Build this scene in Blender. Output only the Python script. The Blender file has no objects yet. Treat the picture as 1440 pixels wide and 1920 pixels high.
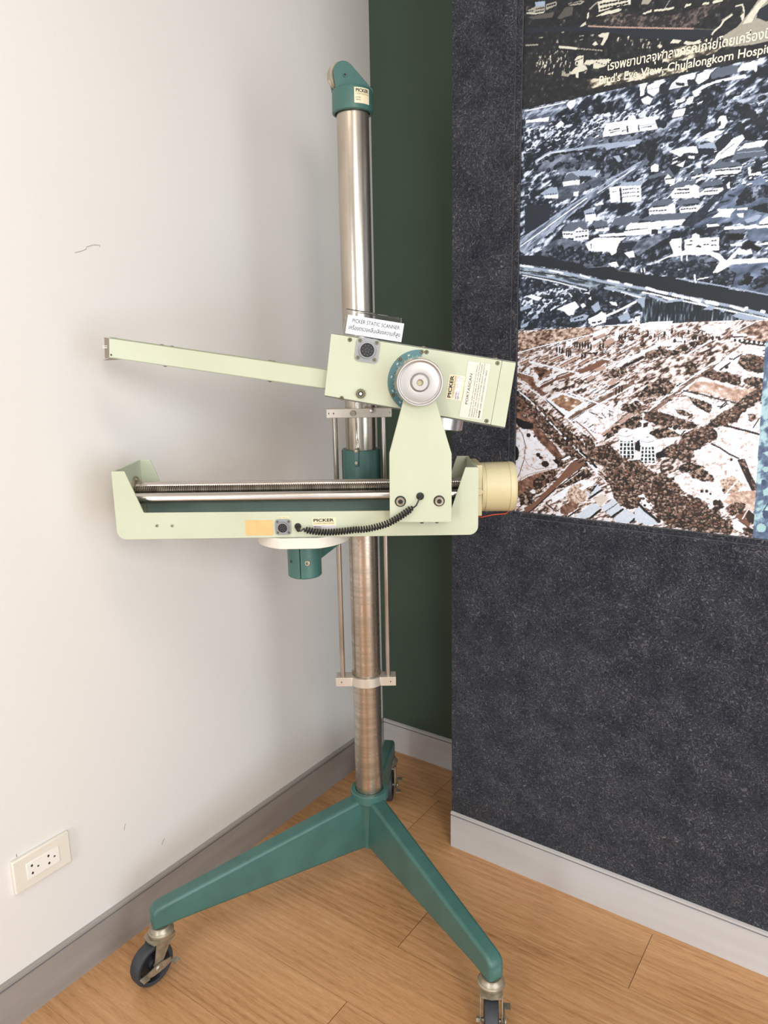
import bpy, bmesh, math, random
import numpy as np
from mathutils import Vector, Matrix
PI = math.pi
SC = bpy.context.scene
COL = SC.collection

# ------------------------------------------------------------------ camera, world, lights, exposure
CAM_P = Vector((1.2972, -1.8055, 1.2592))
def cam_axes(pitch, roll, yaw):
    F = Vector((math.sin(yaw)*math.cos(pitch), math.cos(yaw)*math.cos(pitch), -math.sin(pitch)))
    R = Vector((math.cos(yaw), -math.sin(yaw), 0.0))
    U = R.cross(F)
    return R*math.cos(roll)+U*math.sin(roll), -R*math.sin(roll)+U*math.cos(roll), F
cr, cu, cf = cam_axes(0.2094, -0.0187, -0.6159)
cd = bpy.data.cameras.new('camera')
cam = bpy.data.objects.new('camera', cd); COL.objects.link(cam)
M = Matrix(((cr.x, cu.x, -cf.x, CAM_P.x), (cr.y, cu.y, -cf.y, CAM_P.y), (cr.z, cu.z, -cf.z, CAM_P.z), (0, 0, 0, 1)))
cam.matrix_world = M
cd.sensor_fit = 'HORIZONTAL'; cd.sensor_width = 36.0; cd.lens = 36.0*1383.4/1440.0
cd.clip_start = 0.05; cd.clip_end = 50
SC.camera = cam

w = bpy.data.worlds.new('room_light'); SC.world = w; w.use_nodes = True
w.node_tree.nodes['Background'].inputs[0].default_value = (0.91, 0.955, 1.0, 1)
w.node_tree.nodes['Background'].inputs[1].default_value = 0.60

def area(name, loc, target, sx, sy, power, col, spread=PI):
    ld = bpy.data.lights.new(name, 'AREA'); ld.shape = 'RECTANGLE'; ld.size = sx; ld.size_y = sy
    ld.energy = power; ld.color = col; ld.spread = spread
    o = bpy.data.objects.new(name, ld); COL.objects.link(o)
    o.location = loc; d = Vector(target)-Vector(loc)
    o.rotation_euler = d.to_track_quat('-Z', 'Y').to_euler()
    return o
area('window_daylight', (3.05, -2.85, 2.00), (0.35, -0.55, 1.05), 0.6, 0.9, 34, (1.0, 0.965, 0.92))
area('ceiling_lamp', (1.5, -1.6, 2.66), (1.5, -1.6, 0), 1.2, 0.25, 9, (1.0, 0.93, 0.83))
area('ceiling_lamp', (0.9, -3.2, 2.66), (0.9, -3.2, 0), 1.2, 0.25, 14, (1.0, 0.93, 0.83))
area('low_window_daylight', (1.2, -4.9, 1.1), (0.4, -0.5, 0.8), 0.5, 1.6, 42, (0.92, 0.97, 1.0))
area('right_fill_light', (3.5, -1.75, 0.95), (0.0, -0.55, 0.7), 1.7, 2.0, 46, (0.87, 0.945, 1.0))  # added fill, no real window: brightens the left wall near the corner

SC.view_settings.view_transform = 'Standard'; SC.view_settings.look = 'None'
SC.view_settings.gamma = 1.0; SC.view_settings.use_curve_mapping = False
SC.view_settings.exposure = 0.06

# ------------------------------------------------------------------ helpers
def s2l(c):
    return tuple(((v/255)/12.92 if v/255 <= 0.04045 else (((v/255)+0.055)/1.055)**2.4) for v in c)

def mat(name, rgb, rough=0.5, metal=0.0, spec=0.5, var=0.0, vscale=8.0, var2=None, bump=0.0, bscale=300.0,
        coat=0.0, stretch=(1, 1, 1), lo=0.35, hi=0.7, rvar=0.0):
    m = bpy.data.materials.new(name); m.use_nodes = True
    nt = m.node_tree; b = nt.nodes['Principled BSDF']
    base = s2l(rgb)+(1,)
    b.inputs['Base Color'].default_value = base
    b.inputs['Roughness'].default_value = rough; b.inputs['Metallic'].default_value = metal
    b.inputs['Specular IOR Level'].default_value = spec
    if coat: b.inputs['Coat Weight'].default_value = coat
    tc = nt.nodes.new('ShaderNodeTexCoord')
    mp = nt.nodes.new('ShaderNodeMapping'); mp.inputs['Scale'].default_value = stretch
    nt.links.new(tc.outputs['Object'], mp.inputs['Vector'])
    n = nt.nodes.new('ShaderNodeTexNoise'); n.inputs['Scale'].default_value = vscale; n.inputs['Detail'].default_value = 6
    nt.links.new(mp.outputs[0], n.inputs['Vector'])
    r = nt.nodes.new('ShaderNodeValToRGB'); r.color_ramp.elements[0].position = lo; r.color_ramp.elements[1].position = hi
    second = s2l(var2)+(1,) if var2 else tuple(v*(1-var) for v in base[:3])+(1,)
    r.color_ramp.elements[0].color = base; r.color_ramp.elements[1].color = second
    nt.links.new(n.outputs['Fac'], r.inputs[0]); nt.links.new(r.outputs[0], b.inputs['Base Color'])
    if rvar:
        mr = nt.nodes.new('ShaderNodeMapRange'); mr.inputs[3].default_value = rough-rvar; mr.inputs[4].default_value = rough+rvar
        nt.links.new(n.outputs['Fac'], mr.inputs[0]); nt.links.new(mr.outputs[0], b.inputs['Roughness'])
    if bump:
        n2 = nt.nodes.new('ShaderNodeTexNoise'); n2.inputs['Scale'].default_value = bscale; n2.inputs['Detail'].default_value = 3
        nt.links.new(tc.outputs['Object'], n2.inputs['Vector'])
        bp = nt.nodes.new('ShaderNodeBump'); bp.inputs['Strength'].default_value = bump; bp.inputs['Distance'].default_value = 0.001
        nt.links.new(n2.outputs['Fac'], bp.inputs['Height']); nt.links.new(bp.outputs[0], b.inputs['Normal'])
    return m

def add_obj(name, bm, mats, parent=None, smooth=30, bevel=0.0, seg=2):
    bmesh.ops.recalc_face_normals(bm, faces=bm.faces[:])
    me = bpy.data.meshes.new(name); bm.to_mesh(me); bm.free()
    for m in (mats if isinstance(mats, (list, tuple)) else [mats]): me.materials.append(m)
    if smooth:
        me.polygons.foreach_set('use_smooth', [True]*len(me.polygons)); me.set_sharp_from_angle(angle=math.radians(smooth))
    o = bpy.data.objects.new(name, me); COL.objects.link(o)
    if parent: o.parent = parent
    if bevel:
        md = o.modifiers.new('bevel', 'BEVEL'); md.width = bevel; md.segments = seg; md.limit_method = 'ANGLE'; md.angle_limit = math.radians(40)
        md.harden_normals = False
    return o

def structure(o): o['kind'] = 'structure'; return o
def tag(o, label, cat=None, group=None):
    o['label'] = label
    if cat: o['category'] = cat
    if group: o['group'] = group
    return o
def thing(name, loc=(0, 0, 0), rz=0.0):
    o = bpy.data.objects.new(name, None); o.empty_display_size = 0.1; COL.objects.link(o)
    o.location = loc; o.rotation_euler = (0, 0, rz); return o

def faces_mat(fs, mi):
    for f in fs: f.material_index = mi
def box(bm, x0, x1, y0, y1, z0, z1, mi=0, T=None):
    v = [bm.verts.new((x, y, z)) for x in (x0, x1) for y in (y0, y1) for z in (z0, z1)]
    if T is not None:
        for q in v: q.co = T @ q.co
    F = [bm.faces.new([v[i] for i in q]) for q in ((0, 1, 3, 2), (4, 6, 7, 5), (0, 4, 5, 1), (2, 3, 7, 6), (0, 2, 6, 4), (1, 5, 7, 3))]
    faces_mat(F, mi); return v
def basis(a):
    a = Vector(a).normalized()
    t = Vector((0, 0, 1)) if abs(a.z) < 0.9 else Vector((1, 0, 0))
    u = a.cross(t).normalized(); return u, a.cross(u).normalized(), a
def revolve(bm, p0, axis, prof, seg=40, mi=0, cap0=True, cap1=True, mis=None):
    """prof: (distance along axis, radius)"""
    p0 = Vector(p0); u, v, a = basis(axis); rings = []
    for d, r in prof:
        rings.append([bm.verts.new(p0+a*d+u*(r*math.cos(2*PI*i/seg))+v*(r*math.sin(2*PI*i/seg))) for i in range(seg)])
    for k in range(len(rings)-1):
        for i in range(seg):
            f = bm.faces.new((rings[k][i], rings[k][(i+1) % seg], rings[k+1][(i+1) % seg], rings[k+1][i]))
            f.material_index = mis[k] if mis else mi
    if cap0 and prof[0][1] > 1e-5:
        f = bm.faces.new(rings[0]); f.material_index = mis[0] if mis else mi
    if cap1 and prof[-1][1] > 1e-5:
        f = bm.faces.new(rings[-1]); f.material_index = mis[-1] if mis else mi
def cyl(bm, p0, p1, r, r1=None, seg=32, mi=0, caps=True):
    p0 = Vector(p0); p1 = Vector(p1)
    revolve(bm, p0, p1-p0, [(0, r), ((p1-p0).length, r if r1 is None else r1)], seg, mi, caps, caps)
def prism(bm, pts, y0, y1, mi=0, holes=None):
    """polygon in the x-z plane pulled from y0 to y1"""
    a = [bm.verts.new((x, y0, z)) for x, z in pts]; b = [bm.verts.new((x, y1, z)) for x, z in pts]
    n = len(pts); F = [bm.faces.new(a), bm.faces.new(b[::-1])]
    for i in range(n): F.append(bm.faces.new((a[i], b[i], b[(i+1) % n], a[(i+1) % n])))
    faces_mat(F, mi); return a+b
def prism_z(bm, pts, z0, z1, mi=0):
    a = [bm.verts.new((x, y, z0)) for x, y in pts]; b = [bm.verts.new((x, y, z1)) for x, y in pts]
    n = len(pts); F = [bm.faces.new(a), bm.faces.new(b[::-1])]
    for i in range(n): F.append(bm.faces.new((a[i], b[i], b[(i+1) % n], a[(i+1) % n])))
    faces_mat(F, mi); return a+b
def tube(bm, pts, r, seg=10, mi=0):
    pts = [Vector(p) for p in pts]; rings = []; u = None
    for i, p in enumerate(pts):
        t = (pts[min(i+1, len(pts)-1)]-pts[max(i-1, 0)]).normalized()
        if u is None: u = basis(t)[0]
        u = (u-t*u.dot(t)).normalized(); v = t.cross(u)
        rings.append([bm.verts.new(p+u*(r*math.cos(2*PI*k/seg))+v*(r*math.sin(2*PI*k/seg))) for k in range(seg)])
    for a, b in zip(rings[:-1], rings[1:]):
        for k in range(seg):
            f = bm.faces.new((a[k], a[(k+1) % seg], b[(k+1) % seg], b[k])); f.material_index = mi
    for q in (rings[0], rings[-1]):
        f = bm.faces.new(q); f.material_index = mi
def arc(cx, cy, r, a0, a1, n):
    return [(cx+r*math.cos(math.radians(a0+(a1-a0)*i/n)), cy+r*math.sin(math.radians(a0+(a1-a0)*i/n))) for i in range(n+1)]

def add_text(bm, body, origin, xd, yd, height, width=None, mi=0, bold=0.0, align='LEFT', shear=0.0):
    """flat lettering laid on a plane: cap height and (fitted) width in metres"""
    cu_ = bpy.data.curves.new('lettering', 'FONT'); cu_.body = body; cu_.size = 1.0; cu_.offset = bold; cu_.resolution_u = 3; cu_.shear = shear
    to = bpy.data.objects.new('lettering', cu_); COL.objects.link(to)
    dg = bpy.context.evaluated_depsgraph_get(); dg.update()
    me = bpy.data.meshes.new_from_object(to.evaluated_get(dg))
    bpy.data.objects.remove(to); bpy.data.curves.remove(cu_)
    if not len(me.vertices): return
    co = [v.co.copy() for v in me.vertices]
    x0 = min(c.x for c in co); x1 = max(c.x for c in co)
    sy = height/0.70; sx = sy if width is None else width/(x1-x0)
    off = -x0 if align == 'LEFT' else (-(x0+x1)/2 if align == 'CENTER' else -x1)
    xd = Vector(xd); yd = Vector(yd); origin = Vector(origin)
    vs = [bm.verts.new(origin+xd*((c.x+off)*sx)+yd*(c.y*sy)) for c in co]
    for p in me.polygons:
        try:
            f = bm.faces.new([vs[i] for i in p.vertices]); f.material_index = mi
        except ValueError: pass
    bpy.data.meshes.remove(me)

# ------------------------------------------------------------------ materials
M_wallw = mat('white_paint', (226, 223, 219), 0.6, var=0.03, vscale=1.5, bump=0.25, bscale=90)
M_green = mat('dark_green_paint', (66, 80, 68), 0.75, var=0.08, vscale=3, spec=0.25)
M_teal = mat('teal_enamel', (66, 106, 99), 0.38, var2=(56, 93, 87), vscale=14, bump=0.3, bscale=350, spec=0.5)
M_cream = mat('cream_enamel', (187, 193, 171), 0.42, var2=(180, 184, 158), vscale=7, bump=0.12, bscale=250)
M_cream_old = mat('yellowed_enamel', (200, 190, 152), 0.45, var2=(190, 176, 134), vscale=9, bump=0.12, bscale=250)
M_alu = mat('turned_aluminium', (184, 180, 177), 0.4, metal=0.8, var=0.06, vscale=20, spec=0.5)
M_flange = mat('grey_flange', (150, 152, 154), 0.45, metal=0.3, var=0.1, vscale=60)
M_alu_plain = mat('satin_aluminium', (205, 196, 184), 0.42, metal=0.55, var=0.08, vscale=30)
M_zinc = mat('zinc_plate', (178, 170, 152), 0.42, metal=0.7, var2=(140, 130, 112), vscale=60)
M_chrome = mat('chromed_steel', (214, 208, 204), 0.27, metal=1.0, var=0.1, vscale=30)
M_screw = mat('brass_screw', (130, 124, 100), 0.4, metal=0.6, var=0.3, vscale=300)
M_dark = mat('black_plastic', (26, 27, 28), 0.45, var=0.3, vscale=40)
M_rubber = mat('black_rubber', (52, 55, 60), 0.6, var=0.25, vscale=60, bump=0.2)
M_hub = mat('dark_wheel_disc', (24, 28, 36), 0.4, var=0.3, vscale=50)
M_ink = mat('black_ink', (30, 28, 26), 0.6)
M_goldink = mat('gold_ink', (150, 122, 60), 0.6)
M_greyink = mat('grey_ink', (105, 104, 112), 0.6)
M_lab = mat('cream_label', (222, 212, 178), 0.45, var=0.06, vscale=60)
M_foil = mat('silver_foil', (216, 212, 214), 0.5, metal=0.3, var2=(176, 172, 176), vscale=260, stretch=(0.3, 1, 2))
M_plate = mat('off_white_label', (208, 206, 192), 0.45, var=0.05, vscale=60)
M_tan = mat('tan_sticker', (214, 178, 122), 0.6, var2=(200, 162, 106), vscale=70, lo=0.3, hi=0.75)
M_bed = mat('grey_green_bed', (128, 150, 142), 0.5, var=0.15, vscale=20)
M_card = mat('white_card', (214, 216, 224), 0.6)
M_dial = mat('teal_dial', (78, 118, 122), 0.4, var=0.05, vscale=50)
M_white = mat('white_marking', (225, 232, 220), 0.5)
M_plast = mat('ivory_plastic', (226, 220, 208), 0.35, var=0.02)
M_plast2 = mat('white_plastic', (236, 233, 226), 0.3, var=0.02)
M_red = mat('red_wire_skin', (190, 60, 40), 0.4)
M_spring = mat('lead_screw_steel', (150, 142, 130), 0.35, metal=0.85, var2=(92, 82, 72), vscale=40, stretch=(1, 0.2, 0.2))

def steel_pole():
    m = mat('worn_steel_tube', (196, 186, 174), 0.27, metal=0.95, var2=(160, 148, 132), vscale=10, stretch=(1.0, 1.0, 0.35), lo=0.45, hi=0.75)
    nt = m.node_tree; b = nt.nodes['Principled BSDF']
    tc = nt.nodes.new('ShaderNodeTexCoord'); mp = nt.nodes.new('ShaderNodeMapping'); mp.inputs['Scale'].default_value = (10, 10, 75)
    n = nt.nodes.new('ShaderNodeTexNoise'); n.inputs['Scale'].default_value = 1.6; n.inputs['Detail'].default_value = 5
    nt.links.new(tc.outputs['Object'], mp.inputs[0]); nt.links.new(mp.outputs[0], n.inputs['Vector'])
    # corrosion film: real, thicker below the lower clamp
    sp = nt.nodes.new('ShaderNodeSeparateXYZ'); nt.links.new(tc.outputs['Object'], sp.inputs[0])
    hz = nt.nodes.new('ShaderNodeMapRange'); hz.inputs[1].default_value = 1.15; hz.inputs[2].default_value = 0.75; hz.inputs[3].default_value = 0.03; hz.inputs[4].default_value = 0.42
    nt.links.new(sp.outputs[2], hz.inputs[0])
    mu = nt.nodes.new('ShaderNodeMath'); mu.operation = 'MULTIPLY'
    rp = nt.nodes.new('ShaderNodeMapRange'); rp.inputs[1].default_value = 0.35; rp.inputs[2].default_value = 0.65
    nt.links.new(n.outputs['Fac'], rp.inputs[0]); nt.links.new(rp.outputs[0], mu.inputs[0]); nt.links.new(hz.outputs[0], mu.inputs[1])
    mx = nt.nodes.new('ShaderNodeMixRGB'); mx.inputs[2].default_value = s2l((128, 118, 98))+(1,)
    old = b.inputs['Base Color'].links[0].from_socket
    nt.links.new(mu.outputs[0], mx.inputs[0]); nt.links.new(old, mx.inputs[1]); nt.links.new(mx.outputs[0], b.inputs['Base Color'])
    rr = nt.nodes.new('ShaderNodeMapRange'); rr.inputs[3].default_value = 0.24; rr.inputs[4].default_value = 0.5
    nt.links.new(mu.outputs[0], rr.inputs[0]); nt.links.new(rr.outputs[0], b.inputs['Roughness'])
    bp = nt.nodes.new('ShaderNodeBump'); bp.inputs['Strength'].default_value = 0.12; bp.inputs['Distance'].default_value = 0.0005
    nt.links.new(n.outputs['Fac'], bp.inputs['Height']); nt.links.new(bp.outputs[0], b.inputs['Normal'])
    b.inputs['Anisotropic'].default_value = 0.4
    return m
M_steel = steel_pole()

def felt_mat():
    m = bpy.data.materials.new('charcoal_felt'); m.use_nodes = True; nt = m.node_tree; b = nt.nodes['Principled BSDF']
    b.inputs['Roughness'].default_value = 0.95; b.inputs['Specular IOR Level'].default_value = 0.15
    b.inputs['Sheen Weight'].default_value = 0.25
    tc = nt.nodes.new('ShaderNodeTexCoord')
    n1 = nt.nodes.new('ShaderNodeTexNoise'); n1.inputs['Scale'].default_value = 75; n1.inputs['Detail'].default_value = 6; n1.inputs['Roughness'].default_value = 0.72; n1.inputs['Distortion'].default_value = 4.0
    n2 = nt.nodes.new('ShaderNodeTexNoise'); n2.inputs['Scale'].default_value = 20; n2.inputs['Detail'].default_value = 6
    for n in (n1, n2): nt.links.new(tc.outputs['Object'], n.inputs['Vector'])
    r = nt.nodes.new('ShaderNodeValToRGB'); e = r.color_ramp.elements
    e[0].position = 0.36; e[0].color = s2l((24, 25, 30))+(1,); e[1].position = 0.72; e[1].color = s2l((122, 122, 125))+(1,)
    q = r.color_ramp.elements.new(0.54); q.color = s2l((46, 48, 55))+(1,)
    nt.links.new(n1.outputs['Fac'], r.inputs[0])
    r2 = nt.nodes.new('ShaderNodeValToRGB'); e = r2.color_ramp.elements
    e[0].position = 0.32; e[0].color = (0.60, 0.63, 0.74, 1); e[1].position = 0.68; e[1].color = (1.30, 1.28, 1.25, 1)
    nt.links.new(n2.outputs['Fac'], r2.inputs[0])
    mx = nt.nodes.new('ShaderNodeMixRGB'); mx.blend_type = 'MULTIPLY'; mx.inputs[0].default_value = 1
    nt.links.new(r.outputs[0], mx.inputs[1]); nt.links.new(r2.outputs[0], mx.inputs[2]); nt.links.new(mx.outputs[0], b.inputs['Base Color'])
    bp = nt.nodes.new('ShaderNodeBump'); bp.inputs['Strength'].default_value = 0.5; bp.inputs['Distance'].default_value = 0.002
    nt.links.new(n1.outputs['Fac'], bp.inputs['Height']); nt.links.new(bp.outputs[0], b.inputs['Normal'])
    return m
M_felt = felt_mat()

def skirting_mat():
    return mat('grey_pvc_skirting', (192, 190, 190), 0.4, metal=0.0, var2=(184, 181, 180), vscale=3, stretch=(1, 1, 12), spec=0.5)
M_base = skirting_mat()
M_base_left = mat('darker_left_skirting', (160, 154, 150), 0.38, metal=0.1, var2=(150, 143, 138), vscale=3, stretch=(1, 1, 12))  # left skirting only: darker, browner base colour than the other two
M_base_dark = mat('skirting_groove', (96, 98, 104), 0.4, metal=0.2)

def wood_mat():
    m = bpy.data.materials.new('oak_laminate'); m.use_nodes = True; nt = m.node_tree; b = nt.nodes['Principled BSDF']
    L_ = nt.links.new
    tc = nt.nodes.new('ShaderNodeTexCoord'); at = nt.nodes.new('ShaderNodeAttribute'); at.attribute_name = 'plank'
    sc_ = nt.nodes.new('ShaderNodeVectorMath'); sc_.operation = 'SCALE'; sc_.inputs[3].default_value = 7.0
    L_(at.outputs['Vector'], sc_.inputs[0])
    ad = nt.nodes.new('ShaderNodeVectorMath'); L_(tc.outputs['Object'], ad.inputs[0]); L_(sc_.outputs[0], ad.inputs[1])
    def noise(scale, st, det=5, dist=0.0, rough=0.5):
        mp = nt.nodes.new('ShaderNodeMapping'); mp.inputs['Scale'].default_value = st; L_(ad.outputs[0], mp.inputs[0])
        n = nt.nodes.new('ShaderNodeTexNoise'); n.inputs['Scale'].default_value = scale; n.inputs['Detail'].default_value = det; n.inputs['Distortion'].default_value = dist
        n.inputs['Roughness'].default_value = rough
        L_(mp.outputs[0], n.inputs['Vector']); return n.outputs['Fac']
    fine = noise(42, (1.0, 24, 1), 4, 0.15, 0.6); broad = noise(1.6, (1, 6, 1), 5, 0.6); mid = noise(14, (0.6, 13, 1), 4, 0.3)
    # cathedral figure: distorted rings
    mp = nt.nodes.new('ShaderNodeMapping'); mp.inputs['Scale'].default_value = (0.9, 7.0, 1); L_(ad.outputs[0], mp.inputs[0])
    wv = nt.nodes.new('ShaderNodeTexWave'); wv.wave_type = 'BANDS'; wv.bands_direction = 'Y'; wv.inputs['Scale'].default_value = 2.2; wv.inputs['Distortion'].default_value = 9; wv.inputs['Detail'].default_value = 2; wv.inputs['Detail Scale'].default_value = 0.7
    L_(mp.outputs[0], wv.inputs['Vector'])
    def math_(op, a, bb):
        n = nt.nodes.new('ShaderNodeMath'); n.operation = op
        for i, x in enumerate((a, bb)):
            if isinstance(x, (int, float)): n.inputs[i].default_value = x
            else: L_(x, n.inputs[i])
        return n.outputs[0]
    s = math_('ADD', math_('ADD', math_('MULTIPLY', fine, 0.52), math_('MULTIPLY', broad, 0.30)), math_('ADD', math_('MULTIPLY', mid, 0.3), math_('MULTIPLY', wv.outputs['Fac'], 0.05)))
    r = nt.nodes.new('ShaderNodeValToRGB'); e = r.color_ramp.elements
    e[0].position = 0.36; e[0].color = s2l((126, 86, 52))+(1,); e[1].position = 0.80; e[1].color = s2l((212, 168, 124))+(1,)
    q = r.color_ramp.elements.new(0.56); q.color = s2l((186, 139, 94))+(1,)
    L_(s, r.inputs[0])
    hs = nt.nodes.new('ShaderNodeHueSaturation'); L_(r.outputs[0], hs.inputs['Color'])
    sx = nt.nodes.new('ShaderNodeSeparateXYZ'); L_(at.outputs['Vector'], sx.inputs[0])
    L_(math_('ADD', math_('MULTIPLY', sx.outputs[2], 0.10), 0.95), hs.inputs['Value'])
    L_(hs.outputs[0], b.inputs['Base Color'])
    b.inputs['Roughness'].default_value = 0.36; b.inputs['Specular IOR Level'].default_value = 0.45
    bp = nt.nodes.new('ShaderNodeBump'); bp.inputs['Strength'].default_value = 0.15; bp.inputs['Distance'].default_value = 0.0006
    L_(fine, bp.inputs['Height']); L_(bp.outputs[0], b.inputs['Normal'])
    return m
M_wood = wood_mat()

# ------------------------------------------------------------------ room shell
D = -0.315          # front of the felt wall
XF = 0.440          # its free end
bm = bmesh.new(); box(bm, -0.12, 0.0, -5.2, 0.12, -0.02, 2.72)
structure(add_obj('wall_left', bm, M_wallw, smooth=0))
bm = bmesh.new(); box(bm, 0.0, 3.6, 0.0, 0.12, -0.02, 2.72)
structure(add_obj('wall_back', bm, M_green, smooth=0))
bm = bmesh.new(); box(bm, -0.12, 3.6, -5.2, 0.12, 2.70, 2.80)
structure(add_obj('ceiling', bm, M_wallw, smooth=0))

# floor: laminate planks along x, one mesh
def build_floor():
    rnd = random.Random(4); bm = bmesh.new(); lay = bm.faces.layers.float_vector.new('plank')
    rows = 31; y_top = 0.007; wd = 0.1712; L_p = 1.21; g = 0.0006; gl = 0.00022
    known = {2: 0.960, 3: 0.5145, 5: 0.508, 1: 0.31, 4: 0.06, 6: 1.1}
    for k in range(rows):
        y1 = y_top-wd*k; y0 = y1-wd
        y0_, y1_ = y0+gl, min(y1-gl, 0.0)
        j = known.get(k, rnd.uniform(0, L_p)); x = j-L_p*3
        while x < 3.6:
            xa, xb = max(x, 0.0), min(x+L_p, 3.6)
            if xb > xa+0.01:
                r3 = Vector((rnd.uniform(0, 9), rnd.uniform(0, 9), rnd.random()))
                v = [bm.verts.new(p) for p in ((xa+g, y0_, 0), (xb-g, y0_, 0), (xb-g, y1_, 0), (xa+g, y1_, 0))]
                f = bm.faces.new(v); f[lay] = r3
            x += L_p
    fs = bm.faces[:]
    box(bm, 0, 3.6, -5.2, 0, -0.1, -0.0012, mi=1)
    o = add_obj('floor', bm, [M_wood, mat('laminate_joint', (112, 78, 50), 0.7)], smooth=0)
    return structure(o)
build_floor()

# felt wall with a recess for the mural
MX0, MZ0, MY = 0.597, 0.910, -0.305      # mural left edge, lower edge, plane
MX1, MZ1 = 2.30, 2.50
bm = bmesh.new()
box(bm, XF, MX0-0.013, D, 0.0, 0.098, 2.70)
box(bm, MX0-0.013, 3.6, D, 0.0, 0.098, MZ0-0.012)
box(bm, MX0-0.013, 3.6, D, 0.0, MZ1, 2.70)
box(bm, MX1, 3.6, D, 0.0, MZ0-0.012, MZ1)
box(bm, MX0-0.013, MX1, MY+0.004, 0.0, MZ0-0.012, MZ1)
structure(add_obj('wall_right', bm, M_felt, smooth=0))
bm = bmesh.new()      # felt lining strip round the recess
box(bm, MX0-0.0125, MX0-0.001, MY-0.006, MY+0.004, MZ0-0.011, MZ1)
box(bm, MX0-0.001, MX1, MY-0.006, MY+0.004, MZ0-0.011, MZ0-0.001)
structure(add_obj('trim_1', bm, M_felt, smooth=0, bevel=0.001))
bm = bmesh.new(); box(bm, XF+0.004, 3.6, D+0.004, 0.0, 0, 0.098)
structure(add_obj('trim_2', bm, M_base_dark, smooth=0))

def skirting(name, p0, p1, n, face=None):
    """p0->p1 along the wall, n = outward normal; profile with a cap groove"""
    p0 = Vector(p0); p1 = Vector(p1); n = Vector(n); bm = bmesh.new()
    prof = [(0, 0, 0), (0.009, 0, 0), (0.009, 0.088, 0), (0.0065, 0.089, 1), (0.0065, 0.0925, 1), (0.010, 0.0935, 0), (0.0095, 0.0985, 0), (0.004, 0.100, 0), (0, 0.100, 0)]
    a = [bm.verts.new(p0+n*d+Vector((0, 0, z))) for d, z, _ in prof]; b = [bm.verts.new(p1+n*d+Vector((0, 0, z))) for d, z, _ in prof]
    for i in range(len(prof)):
        j = (i+1) % len(prof); f = bm.faces.new((a[i], b[i], b[j], a[j])); f.material_index = 1 if prof[i][2] and j < len(prof) else 0
    bm.faces.new(a); bm.faces.new(b[::-1])
    return structure(add_obj(name, bm, [face or M_base, M_base_dark], smooth=0))
skirting('baseboard_left', (0.0003, -5.2, 0), (0.0003, 0, 0), (1, 0, 0), M_base_left)
skirting('baseboard_back', (0.0, -0.0003, 0), (XF+0.004, -0.0003, 0), (0, -1, 0))
skirting('baseboard_right', (XF, D+0.0036, 0), (3.6, D+0.0036, 0), (0, -1, 0))

# ------------------------------------------------------------------ portable scanner on its wheeled stand
SX, SY, YAW = 0.3466, -0.5438, 0.6159      # pole axis on the floor, heading of the scanner
scanner = thing('portable_scanner', (SX, SY, 0), YAW)
tag(scanner, 'pale cream and teal green medical scanner on a tall steel pole with three wheeled legs', 'medical scanner')
def U_(u): return u+0.047
def V_(v): return v-1.579
def uvpts(pts): return [(U_(u), z) for u, z in pts]

# base hub
bm = bmesh.new()
revolve(bm, (0, 0, 0.113), (0, 0, 1), [(0, 0.020), (0, 0.031), (0.115, 0.040), (0.122, 0.0445), (0.141, 0.0445), (0.143, 0.0425), (0.143, 0.0330), (0.08, 0.0330)], 48)
for k in (212.0, 299.8):
    pass
hub = add_obj('base_hub', bm, M_teal, scanner)

def make_leg(ang, Lt):
    e = Vector((math.cos(math.radians(ang)), math.sin(math.radians(ang)), 0)); n = Vector((-e.y, e.x, 0))
    prof = [(0.012, 0.114), (0.012, 0.241), (0.045, 0.241), (Lt-0.012, 0.170), (Lt+0.006, 0.166), (Lt+0.0165, 0.157), (Lt+0.0175, 0.150), (Lt+0.0175, 0.117), (Lt-0.0175, 0.117), (Lt-0.03, 0.119)]
    bm = bmesh.new(); rows = []
    for s, z in prof:
        t = min(1, s/Lt); wd = 0.020*(1-t)+0.0165*t
        rows.append([bm.verts.new(e*s+n*wd+Vector((0, 0, z))), bm.verts.new(e*s-n*wd+Vector((0, 0, z)))])
    bm.faces.new([r[0] for r in rows]); bm.faces.new([r[1] for r in rows][::-1])
    for i in range(len(rows)):
        a = rows[i]; b = rows[(i+1) % len(rows)]; bm.faces.new((a[0], a[1], b[1], b[0]))
    return add_obj('leg', bm, M_teal, scanner, smooth=40, bevel=0.0075, seg=4)
LEGS = [(211.2, 0.504), (299.8, 0.467), (82.7, 0.376)]
for a, l in LEGS: make_leg(a, l)

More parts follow.
